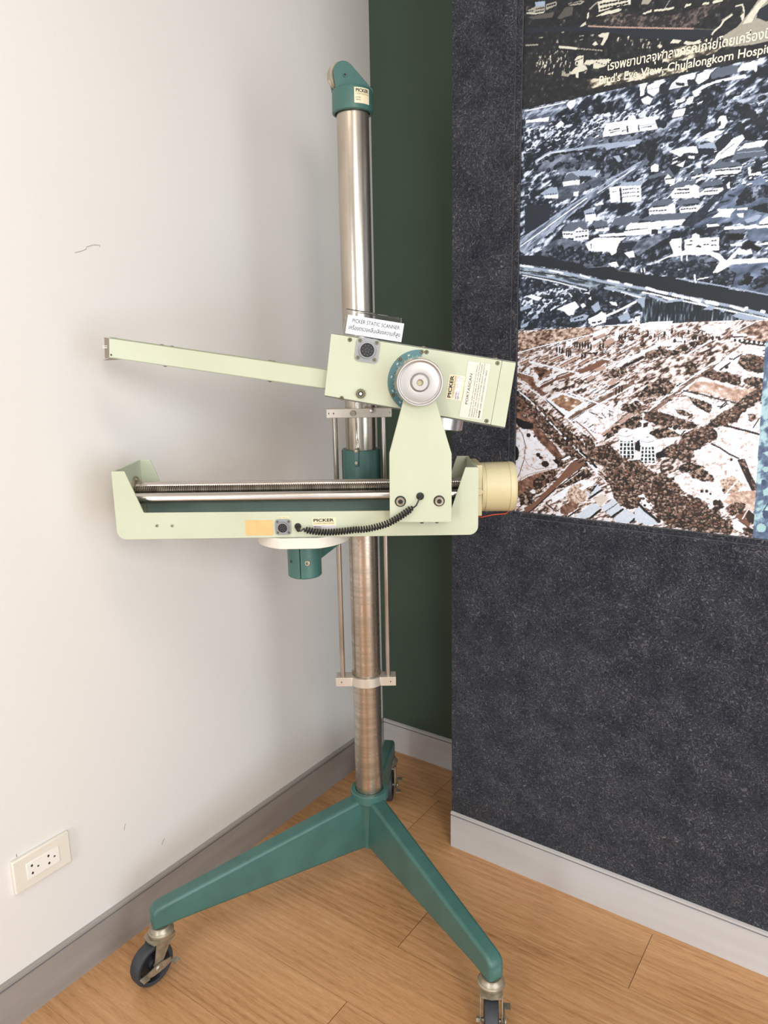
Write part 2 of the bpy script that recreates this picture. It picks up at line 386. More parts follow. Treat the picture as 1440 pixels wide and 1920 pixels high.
# casters
def caster_mesh():
    """swivel at the origin, wheel trails along +x, brake on +y; returns fork, wheel, lever meshes"""
    bm = bmesh.new()
    revolve(bm, (0, 0, 0.097), (0, 0, 1), [(0, 0.024), (0.004, 0.026), (0.008, 0.026), (0.010, 0.0235), (0.0135, 0.0225), (0.016, 0.020), (0.0205, 0.019), (0.0205, 0.010)], 36)
    # crown plate between the two cheeks
    crown = [(-0.020, -0.0205), (-0.010, -0.024), (0.022, -0.0205), (0.030, -0.018), (0.033, 0), (0.030, 0.018), (0.022, 0.0205), (-0.010, 0.024), (-0.020, 0.0205)]
    prism_z(bm, crown, 0.0935, 0.0975)
    for s in (-1, 1):
        cheek = [(-0.020, 0.097), (0.024, 0.097), (0.026, 0.090), (0.034, 0.050), (0.0365, 0.043), (0.033, 0.0365), (0.027, 0.035), (0.021, 0.038), (0.017, 0.046), (-0.004, 0.080), (-0.018, 0.089)]
        prism(bm, cheek, s*0.0185, s*0.0210)
        cyl(bm, (0.028, s*0.0205, 0.0445), (0.028, s*0.0275, 0.0445), 0.0062, seg=6)
    cyl(bm, (0.028, -0.0205, 0.0445), (0.028, 0.0205, 0.0445), 0.004)
    fork = bm
    bm = bmesh.new()
    revolve(bm, (0.028, -0.0135, 0.0445), (0, 1, 0), [(0.002, 0.010), (0.000, 0.012), (0.006, 0.014), (0.007, 0.030), (0.001, 0.034), (0.0, 0.0395), (0.002, 0.0430), (0.006, 0.0445), (0.021, 0.0445), (0.025, 0.0430), (0.027, 0.0395), (0.026, 0.034), (0.020, 0.030), (0.021, 0.014), (0.027, 0.012), (0.025, 0.010)],
            56, mis=[1, 1, 1, 1, 0, 0, 0, 0, 0, 0, 0, 1, 1, 1, 1, 1])
    wheel = bm
    bm = bmesh.new()
    T = Matrix.Translation((0.028, 0.0245, 0.0445)) @ Matrix.Rotation(math.radians(2), 4, 'Y')
    bar = [(-0.030, -0.0045), (-0.012, -0.0085), (0.012, -0.0085), (0.030, -0.0045), (0.030, 0.0045), (0.010, 0.0085), (-0.010, 0.0085), (-0.030, 0.0045)]
    v = prism(bm, bar, -0.001, 0.0012)
    for q in v: q.co = T @ q.co
    for s in (-1, 1):
        v = box(bm, min(s*0.029, s*0.043), max(s*0.029, s*0.043), -0.001, 0.013, -0.0055 if s < 0 else 0.003, -0.003 if s < 0 else 0.0055)
        for q in v: q.co = T @ q.co
    revolve(bm, (0.028, 0.0245, 0.0445), (0, 1, 0), [(0, 0.0085), (0.0025, 0.008), (0.004, 0.006), (0.004, 0.0001)], 24)
    lever = bm
    return fork, wheel, lever
fk, wh, lv = caster_mesh()
def place(o, x, y, ang, parent):
    o.parent = parent; o.location = (x, y, 0); o.rotation_euler = (0, 0, math.radians(ang))
c0 = add_obj('caster', fk, M_zinc, scanner, smooth=35)
w0 = add_obj('wheel', wh, [M_rubber, M_hub], c0, smooth=30)
l0 = add_obj('brake_lever', lv, M_zinc, c0, smooth=35)
w0['label'] = 'black rubber wheel'
for i, ((a, l), tr) in enumerate(zip(LEGS, (231, -97, -95))):
    if i == 0: c, wv_, lvv = c0, w0, l0
    else:
        c = c0.copy(); wv_ = w0.copy(); lvv = l0.copy()
        for q in (c, wv_, lvv): COL.objects.link(q)
        wv_.parent = c; lvv.parent = c
    place(c, l*math.cos(math.radians(a)), l*math.sin(math.radians(a)), tr, scanner)

# pole
bm = bmesh.new(); cyl(bm, (0, 0, 0.16), (0, 0, 1.755), 0.0318, seg=64)
tag(add_obj('pole', bm, M_steel, scanner), 'brushed steel tube')

# pole cap with pulley
bm = bmesh.new()
revolve(bm, (0, 0, 1.722), (0, 0, 1), [(0.006, 0.0325), (0.0, 0.0345), (0.0, 0.0385), (0.002, 0.0400), (0.040, 0.0395), (0.043, 0.0375), (0.0435, 0.0)], 56)
ph = math.radians(24); e_ = Vector((math.cos(ph), math.sin(ph), 0)); n_ = Vector((math.sin(ph), -math.cos(ph), 0))
pc = (-0.020, 1.7885)
sil = [(0.0385, 1.760), (0.0385, 1.767)]+[(pc[0]+0.0225*math.cos(math.radians(a)), pc[1]+0.0225*math.sin(math.radians(a))) for a in range(52, 190, 12)]+[(-0.0375, 1.760)]
for s0, s1 in ((0.009, 0.014), (-0.014, -0.009)):
    v = [[bm.verts.new(e_*s+n_*q+Vector((0, 0, z))) for s, z in sil] for q in (s0, s1)]
    bm.faces.new(v[0]); bm.faces.new(v[1][::-1])
    for i in range(len(sil)):
        j = (i+1) % len(sil); bm.faces.new((v[0][i], v[1][i], v[1][j], v[0][j]))
v = [[bm.verts.new(e_*s+n_*q+Vector((0, 0, z))) for s, z in [(0.006, 1.760), (0.0385, 1.760), (0.0385, 1.767), (0.006, 1.792)]] for q in (-0.0095, 0.0095)]
bm.faces.new(v[0]); bm.faces.new(v[1][::-1])
for i in range(4): bm.faces.new((v[0][i], v[1][i], v[1][(i+1) % 4], v[0][(i+1) % 4]))
cap = add_obj('pole_cap', bm, M_teal, scanner, smooth=35, bevel=0.0008)
bm = bmesh.new(); c_ = e_*(-0.024)+Vector((0, 0, 1.7865))
revolve(bm, c_-n_*0.0065, n_, [(0, 0.0245), (0.002, 0.0245), (0.0045, 0.0215), (0.0085, 0.0215), (0.011, 0.0245), (0.013, 0.0245)], 48)
add_obj('pulley_wheel', bm, M_zinc, cap)
bm = bmesh.new(); c_ = e_*pc[0]+Vector((0, 0, 1.7865))
cyl(bm, c_+n_*0.0135, c_+n_*0.0155, 0.0042, seg=24, mi=0); cyl(bm, c_+n_*0.0155, c_+n_*0.0157, 0.0024, seg=6, mi=1)
add_obj('axle_bolt', bm, [M_teal, M_dark], cap)

def flat_label(name, parent, origin, xd, yd, wd, ht, items, mats, t=0.0004, rc=0.0, wrap=None):
    """thin sticker: slot 0 is its ground; items are ('t', text, x, y, height, width, slot, bold) or ('b', x0, y0, x1, y1, slot)"""
    bm = bmesh.new(); X = Vector((1, 0, 0)); Y = Vector((0, 0, 1))
    if wrap: 
        n = 12
        for i in range(n):
            box(bm, wd*i/n, wd*(i+1)/n, -t, 0, 0, ht)
        bmesh.ops.remove_doubles(bm, verts=bm.verts[:], dist=1e-6)
    else: box(bm, 0, wd, -t, 0, 0, ht)
    k = 1
    for it in items:
        if it[0] == 'b':
            box(bm, it[1], it[3], -t-0.0001*k, -t, it[2], it[4], mi=it[5])
    for it in items:
        if it[0] == 't':
            add_text(bm, it[1], (it[2], -t-0.00022, it[3]), X, Y, it[4], it[5], it[6], it[7])
    xd = Vector(xd).normalized(); yd = Vector(yd).normalized(); nd = yd.cross(xd)   # nd points into the surface (+)
    origin = Vector(origin)
    for v in bm.verts:
        if wrap:
            R, z0, a0 = wrap; a = a0+v.co.x/R; rr = R-v.co.y; v.co = Vector((rr*math.sin(a), -rr*math.cos(a), z0+v.co.z))
        else: v.co = origin+xd*v.co.x+yd*v.co.z-nd*v.co.y*(-1)
    return add_obj(name, bm, mats, parent, smooth=0)

LM = [M_lab, M_ink, M_goldink, M_foil, M_greyink]
tag(flat_label('maker_label', cap, (0, 0, 0), (1, 0, 0), (0, 0, 1), 0.033, 0.0275,
    [('b', 0.001, 0.002, 0.032, 0.013, 3), ('t', 'PICKER', 0.003, 0.0195, 0.0058, 0.0275, 1, 0.03), ('t', 'CORPORATION', 0.003, 0.0150, 0.0028, 0.0275, 2, 0.0),
     ('t', 'MODEL', 0.003, 0.0088, 0.0022, 0.010, 1, 0), ('t', 'SERIAL', 0.003, 0.0048, 0.0022, 0.010, 1, 0)], LM, wrap=(0.0400, 1.7315, 0.13)), 'small silver and cream label')

# rod brackets and guide rods
M_rod = mat('dull_rod_steel', (172, 164, 154), 0.3, metal=0.85, var2=(148, 138, 126), vscale=12)
def bracket(z0, z1, front, yb0, yb1):
    bm = bmesh.new()
    if front == 'ring':
        n = 24; ro, ri = 0.0400, 0.0322
        outer = [(-0.0692, yb0), (-0.036, yb0)]+[(ro*math.sin(math.radians(a)), -ro*math.cos(math.radians(a))) for a in range(-52, 53, 8)]+[(0.036, yb0), (0.0670, yb0), (0.0670, yb1), (0.033, yb1)]
        inner = [(ri*math.sin(math.radians(a)), -ri*math.cos(math.radians(a))) for a in range(80, -81, -8)]
        prism_z(bm, outer+inner+[(-0.033, yb1), (-0.0692, yb1)], z0, z1)
    else:
        ri = 0.0322
        inner = [(ri*math.sin(math.radians(a)), -ri*math.cos(math.radians(a))) for a in range(80, -81, -8)]
        prism_z(bm, [(-0.0692, yb0), (-0.028, yb0-0.004), (0.030, yb0-0.004), (0.0670, yb0), (0.0670, yb1), (0.034, yb1)]+inner+[(-0.034, yb1), (-0.0692, yb1)], z0, z1)
    # rear half of the clamp
    ri = 0.0322; ro = 0.040
    prism_z(bm, [(ro*math.sin(math.radians(a)), ro*math.cos(math.radians(a))) for a in range(-62, 63, 8)]+[(ri*math.sin(math.radians(a)), ri*math.cos(math.radians(a))) for a in range(62, -63, -8)], z0, z1)
    return bm
ub = add_obj('rod_bracket', bracket(1.133, 1.1515, 'flat', -0.034, 0.004), M_alu_plain, scanner, smooth=20, bevel=0.0008)
lb = add_obj('rod_bracket', bracket(0.5265, 0.5475, 'ring', -0.026, 0.006), M_alu_plain, scanner, smooth=20, bevel=0.0008)
for x in (-0.0635, -0.0535, 0.0505, 0.0610):
    bm = bmesh.new(); y = -0.034 if abs(x) > 0.06 else -0.0350
    cyl(bm, (x, y-0.0006, 1.1425), (x, y+0.002, 1.1425), 0.0017, seg=16); add_obj('screw_hole', bm, M_dark, ub)
for x in (-0.056, 0.055):
    bm = bmesh.new(); cyl(bm, (x, -0.0263, 0.537), (x, -0.0255, 0.537), 0.0014, seg=16); add_obj('screw_hole', bm, M_dark, lb)
bm = bmesh.new(); cyl(bm, (-0.014, -0.0375, 1.1425), (-0.014, -0.0425, 1.1425), 0.0065, 0.006, seg=10); add_obj('lock_nut', bm, M_zinc, ub)
bm = bmesh.new(); revolve(bm, (0.026, -0.037, 1.1475), (0, -1, 0.1), [(0, 0.0052), (0.008, 0.0052), (0.0105, 0.004), (0.011, 0)], 20); add_obj('cap_screw', bm, M_chrome, ub)
for x in (-0.0535, 0.0495):
    bm = bmesh.new(); cyl(bm, (x, -0.0145, 0.5475), (x, -0.0145, 1.133), 0.0055, seg=24)
    tag(add_obj('guide_rod', bm, M_rod, scanner), 'slim steel rod')

# sliding collar, its tab and hoist cable
bm = bmesh.new()
revolve(bm, (0, 0, 0.905), (0, 0, 1), [(0, 0.0330), (0, 0.0395), (0.156, 0.0395), (0.1585, 0.0385), (0.1585, 0.0330)], 56)
prism_z(bm, [(-0.034, 0.012), (-0.042, 0.010), (-0.040, 0.046), (0.040, 0.046), (0.042, 0.010), (0.034, 0.012), (0.030, 0.036), (-0.030, 0.036)], 0.91, 1.061)
collar = add_obj('sliding_collar', bm, M_teal, scanner, bevel=0.0008)
bm = bmesh.new(); T = Matrix.Rotation(math.radians(-12), 4, 'Z')
v = box(bm, -0.0048, 0.0048, -0.0430, -0.0385, 1.031, 1.062)
for q in v: q.co = T @ q.co
add_obj('cable_tab', bm, M_teal, collar, bevel=0.001)
bm = bmesh.new(); a = T @ Vector((0, -0.0428, 1.039)); b = T @ Vector((0, -0.0450, 1.039)); cyl(bm, a, b, 0.0032, seg=20)
add_obj('screw', bm, M_zinc, collar)
bm = bmesh.new()
tube(bm, [T @ Vector(p) for p in ((-0.002, -0.036, 1.30), (-0.002, -0.0375, 1.15), (-0.0015, -0.0385, 1.10), (0.0015, -0.040, 1.075), (0.002, -0.041, 1.0655))], 0.0008, 8)
tube(bm, [T @ Vector(p) for p in ((0.000, -0.036, 1.30), (0.0005, -0.0375, 1.15), (-0.0005, -0.0385, 1.10), (-0.0015, -0.040, 1.075), (-0.002, -0.041, 1.0655))], 0.0008, 8)
revolve(bm, T @ Vector((0, -0.0405, 1.061)), (0, 0, 1), [(0, 0.0055), (0.003, 0.006), (0.006, 0.005), (0.008, 0.002)], 16)
add_obj('hoist_cable', bm, M_zinc, scanner)

# support arm and split clamp under the rail housing
CX, CY = U_(-0.155), V_(1.375)
bm = bmesh.new(); d0 = Vector((CX, CY, 0)); dr = (Vector((0, 0, 0))-d0); Ls = dr.length; dr.normalize(); nn = Vector((-dr.y, dr.x, 0))
pr = [(0.02, 0.868), (0.02, 0.912), (Ls-0.03, 0.985), (Ls-0.03, 0.915), (0.12, 0.885)]
v = [[bm.verts.new(d0+dr*s+nn*q+Vector((0, 0, z))) for s, z in pr] for q in (-0.016, 0.016)]
bm.faces.new(v[0]); bm.faces.new(v[1][::-1])
for i in range(len(pr)):
    j = (i+1) % len(pr); bm.faces.new((v[0][i], v[1][i], v[1][j], v[0][j]))
add_obj('support_arm', bm, M_teal, scanner, smooth=0, bevel=0.002)
bm = bmesh.new()
gap = math.radians(1.6); a0 = math.radians(-99)   # slit faces the front
n = 56; ro = 0.0325; z0, z1 = 0.8455, 0.917
angs = [a0+gap+(2*PI-2*gap)*i/n for i in range(n+1)]
prof = [(ro-0.002, z0), (ro, z0+0.002), (ro, z1), (0.012, z1), (0.012, z0)]
rings = [[bm.verts.new((CX+r*math.cos(a), CY+r*math.sin(a), z)) for r, z in prof] for a in angs]
for A, B in zip(rings[:-1], rings[1:]):
    for i in range(len(prof)): bm.faces.new((A[i], B[i], B[(i+1) % len(prof)], A[(i+1) % len(prof)]))
bm.faces.new(rings[0]); bm.faces.new(rings[-1][::-1])
clamp = add_obj('clamp_socket', bm, M_teal, scanner)
bm = bmesh.new(); aa = math.radians(-73); P0 = Vector((CX+0.0305*math.cos(aa), CY+0.0305*math.sin(aa), 0.8775))
revolve(bm, P0, (math.cos(aa-0.5), math.sin(aa-0.5), 0.0), [(0, 0.0055), (0.0035, 0.0055), (0.0042, 0.0045), (0.0042, 0.0026), (0.002, 0.0024), (0.002, 0)], 20)
add_obj('clamp_bolt', bm, M_zinc, clamp)
bm = bmesh.new(); aa = math.radians(-135); P0 = Vector((CX+0.0322*math.cos(aa), CY+0.0322*math.sin(aa), 0.879)); dd = Vector((math.cos(aa), math.sin(aa), 0))
cyl(bm, P0-dd*0.002, P0+dd*0.0006, 0.0028, seg=16); add_obj('bolt_hole', bm, M_dark, clamp)

# turntable disc
bm = bmesh.new(); R = 0.088
pts = []
for i in range(72):
    a = 2*PI*i/72; x = R*math.cos(a); y = R*math.sin(a)
    y = max(y, -0.0815)
    pts.append((CX+0.001+x, CY+y))
prism_z(bm, pts, 0.9185, 0.9385)
tag(add_obj('turntable_disc', bm, mat('off_white_enamel', (218, 212, 200), 0.45, var=0.05), scanner, smooth=12, bevel=0.001), 'off-white disc with a flat front facet')

# rail housing: open trough with raised ends
def side_outline(dz=0.0):
    r = 0.016
    p = [(-0.484, 1.066), (-0.4605, 1.0655), (-0.4325, 0.9895), (0.1205, 0.9835), (0.1465, 1.0615), (0.1700, 1.061)]
    p += [(0.170-r+r*math.cos(math.radians(a)), 0.9375+r+r*math.sin(math.radians(a))) for a in range(0, -91, -15)]
    p += [(-0.484+r+r*math.cos(math.radians(a)), 0.9405+r+r*math.sin(math.radians(a))) for a in range(-90, -181, -15)]
    return uvpts(p)
bm = bmesh.new()
prism(bm, side_outline(), V_(1.300), V_(1.304)); prism(bm, side_outline(), V_(1.449), V_(1.453))
box(bm, U_(-0.4838), U_(-0.4795), V_(1.303), V_(1.450), 0.955, 1.0655); box(bm, U_(0.1655), U_(0.1698), V_(1.303), V_(1.450), 0.952, 1.0605)
box(bm, U_(-0.468), U_(0.154), V_(1.303), V_(1.450), 0.9405, 0.944)
for s, x in ((-1, -0.484+0.016), (1, 0.170-0.016)):      # rolled lower corners
    pp = [(x+s*0.016*math.sin(math.radians(a)), 0.9565-0.016*math.cos(math.radians(a))) for a in range(0, 91, 15)]
    pq = [(x+s*0.0125*math.sin(math.radians(a)), 0.9565-0.0125*math.cos(math.radians(a))) for a in range(90, -1, -15)]
    prism(bm, uvpts(pp+pq), V_(1.303), V_(1.450))
rail_h = add_obj('rail_housing', bm, M_cream, scanner, smooth=20, bevel=0.0007)
bm = bmesh.new()
for x0, x1 in ((-0.470, -0.253), (-0.252, -0.073), (-0.072, 0.150)): box(bm, U_(x0), U_(x1), V_(1.306), V_(1.447), 0.9445, 0.955)
box(bm, U_(-0.470), U_(0.155), V_(1.436), V_(1.4475), 0.955, 0.998)
for x in (-0.30, -0.10, 0.02): cyl(bm, (U_(x), V_(1.405), 0.955), (U_(x), V_(1.405), 0.9565), 0.003, seg=14)
add_obj('bed_plate', bm, M_bed, rail_h, smooth=0, bevel=0.0006)

def screw(name, parent, p, r=0.0035, nrm=(0, -1, 0), m=None, h=0.002):
    bm = bmesh.new(); p = Vector(p); a = Vector(nrm).normalized()
    revolve(bm, p, a, [(0, r), (h*0.5, r), (h, r*0.72), (h, r*0.42), (h*0.45, r*0.36), (h*0.45, 0)], 20, mis=[0, 0, 0, 1, 1, 1])
    return add_obj(name, bm, [m or M_screw, M_dark], parent)

def connector(name, parent, c, w, shell_r, rin, depth, rot, pins):
    """square flange plug socket facing the front"""
    bm = bmesh.new(); h = w/2; r = 0.18*w; pts = []
    for cx, cy, a in ((h-r, h-r, 0), (-h+r, h-r, 90), (-h+r, -h+r, 180), (h-r, -h+r, 270)): pts += arc(cx, cy, r, a, a+90, 5)
    prism(bm, pts, -0.0022, 0.0)
    revolve(bm, (0, 0, 0), (0, -1, 0), [(0.0022, shell_r), (depth, shell_r), (depth, rin), (0.004, rin)], 40, cap0=False, cap1=False)
    revolve(bm, (0, -0.0035, 0), (0, -1, 0), [(0, rin), (depth-0.0065, rin*0.99), (depth-0.0065, 0)], 32, mi=1)
    for k in range(pins):
        n1 = pins*2//3; rr = rin*0.68 if k < n1 else rin*0.28; a = 2*PI*k/n1 if k < n1 else 2*PI*(k-n1)/(pins-n1)+0.4
        x, z = rr*math.cos(a), rr*math.sin(a); cyl(bm, (x, -depth+0.003, z), (x, -depth+0.0022, z), rin*0.07, seg=8, mi=2)
    for sx in (-1, 1):
        for sz in (-1, 1):
            x, z = sx*w*0.355, sz*w*0.355
            revolve(bm, (x, -0.0022, z), (0, -1, 0), [(0, w*0.085), (0.0012, w*0.07), (0.0012, 0.0)], 16, mi=3)
            cyl(bm, (x, -0.0034, z), (x, -0.0036, z), w*0.03, seg=6, mi=1)
    T = Matrix.Translation(c) @ Matrix.Rotation(rot, 4, 'Y')
    for v in bm.verts: v.co = T @ v.co
    return add_obj(name, bm, [M_flange, M_dark, M_greyink, M_screw], parent, bevel=0)
FV = V_(1.300)
connector('plug_socket', rail_h, (U_(-0.1825), FV, 0.9588), 0.0285, 0.0098, 0.0085, 0.010, 0.0, 12)
bm = bmesh.new(); revolve(bm, (U_(-0.156), FV, 0.9595), (0, -1, 0), [(0, 0.0060), (0.003, 0.0056), (0.0045, 0.004), (0.0045, 0.0)], 24)
add_obj('cable_grommet', bm, M_dark, rail_h)
screw('screw', rail_h, (U_(-0.4105), FV, 0.9655), 0.0028, m=M_zinc); screw('screw', rail_h, (U_(-0.3830), FV, 0.9648), 0.0028, m=M_zinc)
# blank tan sticker, rounded
bm = bmesh.new(); pts = []
for cx, cy, a in ((-0.2035, 0.9695, 0), (-0.2485, 0.9700, 90), (-0.2485, 0.9465, 180), (-0.2035, 0.9462, 270)): pts += arc(cx, cy, 0.0025, a, a+90, 5)
prism(bm, uvpts(pts), FV-0.0004, FV); tag(add_obj('blank_sticker', bm, M_tan, rail_h, smooth=0), 'faded tan sticker with no print left')
tag(flat_label('maker_label', rail_h, (U_(-0.1295), FV, 0.9500), (1, 0, 0.004), (0, 0, 1), 0.0425, 0.0245,
    [('b', 0.0003, 0.0015, 0.0422, 0.0105, 3), ('t', 'PICKER', 0.002, 0.0175, 0.0052, 0.037, 1, 0.035), ('t', 'CORPORATION', 0.002, 0.0128, 0.0028, 0.037, 2, 0.01),
     ('t', 'MODEL', 0.003, 0.0068, 0.0022, 0.013, 1, 0.02), ('t', 'SERIAL', 0.003, 0.0030, 0.0022, 0.013, 1, 0.02)], LM), 'cream and silver label')
tag(flat_label('caption_strip', rail_h, (U_(-0.1915), FV, 0.9745), (1, 0, 0.004), (0, 0, 1), 0.019, 0.0035,
    [('t', 'ELECTRICAL', 0.0012, 0.0008, 0.0018, 0.0165, 2, 0.0)], LM), 'tiny cream strip')

# rails and lead screw
for name, v_, z_, r_ in (('guide_rail', 1.335, 1.0084, 0.0100), ('guide_rail', 1.422, 1.0155, 0.0100)):
    bm = bmesh.new(); cyl(bm, (U_(-0.4795), V_(v_), z_+0.001), (U_(0.1660), V_(v_), z_-0.003), r_, seg=40)
    tag(add_obj(name, bm, M_chrome, scanner), 'polished steel rail')
bm = bmesh.new(); prof = []; n = 150; L0, L1 = U_(-0.470), U_(0.150)
for i in range(n):
    x = (L1-L0)*i/n; s = (L1-L0)/n
    prof += [(x, 0.0068), (x+0.25*s, 0.0088), (x+0.6*s, 0.0088), (x+0.8*s, 0.0068)]
revolve(bm, (L0, V_(1.382), 1.0160), (1, 0, -0.004), prof, 14)
tag(add_obj('lead_screw', bm, M_spring, scanner, smooth=0), 'ridged drive screw')
bm = bmesh.new(); revolve(bm, (U_(-0.4795), V_(1.405), 1.0190), (1, 0, 0), [(0, 0.021), (0.004, 0.021), (0.005, 0.020), (0.005, 0.010), (0.010, 0.009), (0.010, 0)], 32)
for a in (20, 110, 200, 290):
    y = V_(1.405)+0.016*math.cos(math.radians(a)); z = 1.019+0.016*math.sin(math.radians(a)); cyl(bm, (U_(-0.475), y, z), (U_(-0.4715), y, z), 0.0032, seg=8)
add_obj('bearing_flange', bm, M_zinc, rail_h)

# drive motor
bm = bmesh.new(); mz = 1.0120
revolve(bm, (U_(0.1810), V_(1.376), mz), (1, 0, 0), [(0, 0.0440), (0.001, 0.0462), (0.0075, 0.0462), (0.0077, 0.0455), (0.0085, 0.0455), (0.0087, 0.0464), (0.0520, 0.0468), (0.0522, 0.0460), (0.0530, 0.0460), (0.0532, 0.0471), (0.0590, 0.0471), (0.0630, 0.0462), (0.0655, 0.0440), (0.0655, 0.0)], 72)
motor = add_obj('drive_motor', bm, M_cream_old, scanner, smooth=40); tag(motor, 'yellowed cylindrical motor housing')
bm = bmesh.new(); box(bm, U_(0.1700), U_(0.1810), V_(1.332), V_(1.420), 0.9650, 1.0600); cyl(bm, (U_(0.1760), V_(1.331), 1.0105), (U_(0.1760), V_(1.328), 1.0105), 0.007, seg=6)
add_obj('motor_flange', bm, M_cream_old, motor, bevel=0.0035, seg=3)
bm = bmesh.new(); tube(bm, [(U_(0.172), V_(1.352), 0.9600), (U_(0.182), V_(1.345), 0.9600), (U_(0.205), V_(1.345), 0.9645), (U_(0.228), V_(1.35), 0.9645), (U_(0.235), V_(1.36), 0.9668)], 0.0009, 8)
tag(add_obj('motor_wire', bm, M_red, motor), 'thin red wire')

# carriage plate carrying the head
PV = V_(1.262)
bm = bmesh.new(); prism(bm, uvpts([(0.0100, 0.9720), (0.0110, 1.0930), (0.0360, 1.1820), (0.0470, 1.2240), (0.0560, 1.2370), (0.0700, 1.2370), (0.0800, 1.2240), (0.0920, 1.1800), (0.1185, 1.0910), (0.1185, 0.9700)]), PV, V_(1.276))
plate = add_obj('carriage_plate', bm, M_cream, scanner, smooth=0, bevel=0.0014)
bm = bmesh.new(); box(bm, U_(0.018), U_(0.110), V_(1.275), V_(1.325), 0.992, 1.030); box(bm, U_(0.018), U_(0.110), V_(1.315), V_(1.440), 0.9965, 1.0335)
add_obj('carriage_block', bm, M_bed, scanner, smooth=0, bevel=0.001)
for x, z in ((0.0290, 1.0095), (0.0965, 1.0090)):
    bm = bmesh.new()
    revolve(bm, (U_(x), PV, z), (0, -1, 0), [(0, 0.0098), (0.0006, 0.0098), (0.0006, 0.0078)], 32, mi=1)
    revolve(bm, (U_(x), PV-0.0004, z), (0, -1, 0), [(0, 0.0078), (0.0040, 0.0078), (0.0048, 0.0070), (0.0048, 0.0042), (0.0026, 0.0038), (0.0026, 0)], 28, mis=[0, 0, 0, 0, 1, 1])
    add_obj('hex_bolt', bm, [M_zinc, M_dark], plate)
bm = bmesh.new(); revolve(bm, (U_(0.0635), PV, 1.0180), (0, -1, 0), [(0, 0.0068), (0.003, 0.0064), (0.0042, 0.0045), (0.0042, 0.0)], 24); add_obj('cable_grommet', bm, M_dark, plate)
for x in (0.0665, 0.0930):
    bm = bmesh.new(); cyl(bm, (U_(x), V_(1.269), 0.9735), (U_(x), V_(1.269), 0.9680), 0.0030, seg=12); add_obj('set_screw', bm, M_dark, plate)

# coiled cable
cpts = [(-0.153, 0.9575), (-0.1445, 0.9555), (-0.121, 0.9510), (-0.097, 0.9497), (-0.065, 0.9520), (-0.036, 0.9562), (-0.007, 0.9660), (0.021, 0.9800), (0.045, 0.9960), (0.0495, 1.0000)]
def cr_(P, n):
    out = []; P = [Vector((U_(a), 0, b)) for a, b in P]; P = [P[0]*2-P[1]]+P+[P[-1]*2-P[-2]]
    for i in range(1, len(P)-2):
        for k in range(n):
            t = k/n; a, b, c, d = P[i-1], P[i], P[i+1], P[i+2]
            out.append(0.5*((2*b)+(c-a)*t+(2*a-5*b+4*c-d)*t*t+(3*b-a-3*c+d)*t**3))
    out.append(P[-2]); return out
core = cr_(cpts[1:], 40); ln = [0]
for a, b in zip(core[:-1], core[1:]): ln.append(ln[-1]+(b-a).length)
turns = 41; N_ = turns*18; path = []; tot = ln[-1]
for i in range(N_+1):
    s = tot*i/N_; j = max(0, min(len(ln)-2, next((k-1 for k, q in enumerate(ln) if q > s), len(ln)-2))); f = (s-ln[j])/(ln[j+1]-ln[j])
    c = core[j].lerp(core[j+1], f); t = (core[j+1]-core[j]).normalized(); up = Vector((-t.z, 0, t.x)); out = Vector((0, -1, 0)); a = 2*PI*turns*i/N_
    k = s/tot; vv = V_(1.2915)*(1-k)+V_(1.2555)*k if k > 0.62 else V_(1.2915)*(1-0.62)+V_(1.2555)*0.62
    vv = V_(1.2905) + (V_(1.2540)-V_(1.2905))*max(0, min(1, (k-0.45)/0.3))
    r = 0.0052*min(1, 0.35+i/30.0, 0.35+(N_-i)/30.0)
    path.append(Vector((c.x, vv, c.z))+up*(r*math.cos(a))+out*(r*math.sin(a)))
lead0 = [Vector((U_(-0.156), V_(1.2955), 0.9595)), Vector((U_(-0.1545), V_(1.290), 0.9560)), Vector((U_(-0.150), V_(1.288), 0.9530))]
lead1 = [Vector((U_(0.0515), V_(1.2535), 0.9995)), Vector((U_(0.0560), V_(1.2530), 1.0035)), Vector((U_(0.0600), V_(1.2530), 1.0115)), Vector((U_(0.0635), V_(1.2570), 1.0175))]
bm = bmesh.new(); tube(bm, lead0+path+lead1, 0.00135, 7)
revolve(bm, (U_(-0.156), V_(1.2975), 0.9575), (0.25, -1, -0.35), [(0, 0.0042), (0.006, 0.0040), (0.010, 0.0030), (0.011, 0)], 16)
tag(add_obj('coiled_cable', bm, M_dark, scanner), 'black spiral cable')

# scanner head
HV = V_(1.300); hx = Vector((0.9868, 0, -0.1620)); hz = Vector((0.1620, 0, 0.9868))
hd = [(-0.0850, 1.2970), (0.2090, 1.2462), (0.1905, 1.1362), (-0.1000, 1.1925)]
bm = bmesh.new(); prism(bm, uvpts(hd), HV, V_(1.402)); head = add_obj('scanner_head', bm, M_cream, scanner, smooth=0, bevel=0.0010)
bm = bmesh.new(); prism(bm, uvpts([(0.2093, 1.2460), (0.2330, 1.2420), (0.2160, 1.1310), (0.1908, 1.1360)]), HV+0.0001, V_(1.4015)); add_obj('end_cover', bm, M_cream, head, smooth=0, bevel=0.0008)
bm = bmesh.new(); prism(bm, uvpts([(-0.0845, 1.2973), (0.2328, 1.2425), (0.2329, 1.2438), (-0.0842, 1.2986)]), HV+0.0012, V_(1.401)); add_obj('top_cover', bm, mat('grey_cover_sheet', (120, 122, 112), 0.5), head, smooth=0)
bm = bmesh.new(); prism(bm, uvpts([(-0.0995, 1.1922), (0.2155, 1.1308), (0.2153, 1.1290), (-0.0992, 1.1904)]), HV+0.0012, V_(1.401)); add_obj('bottom_cover', bm, mat('dark_cover_sheet', (88, 88, 78), 0.5), head, smooth=0)
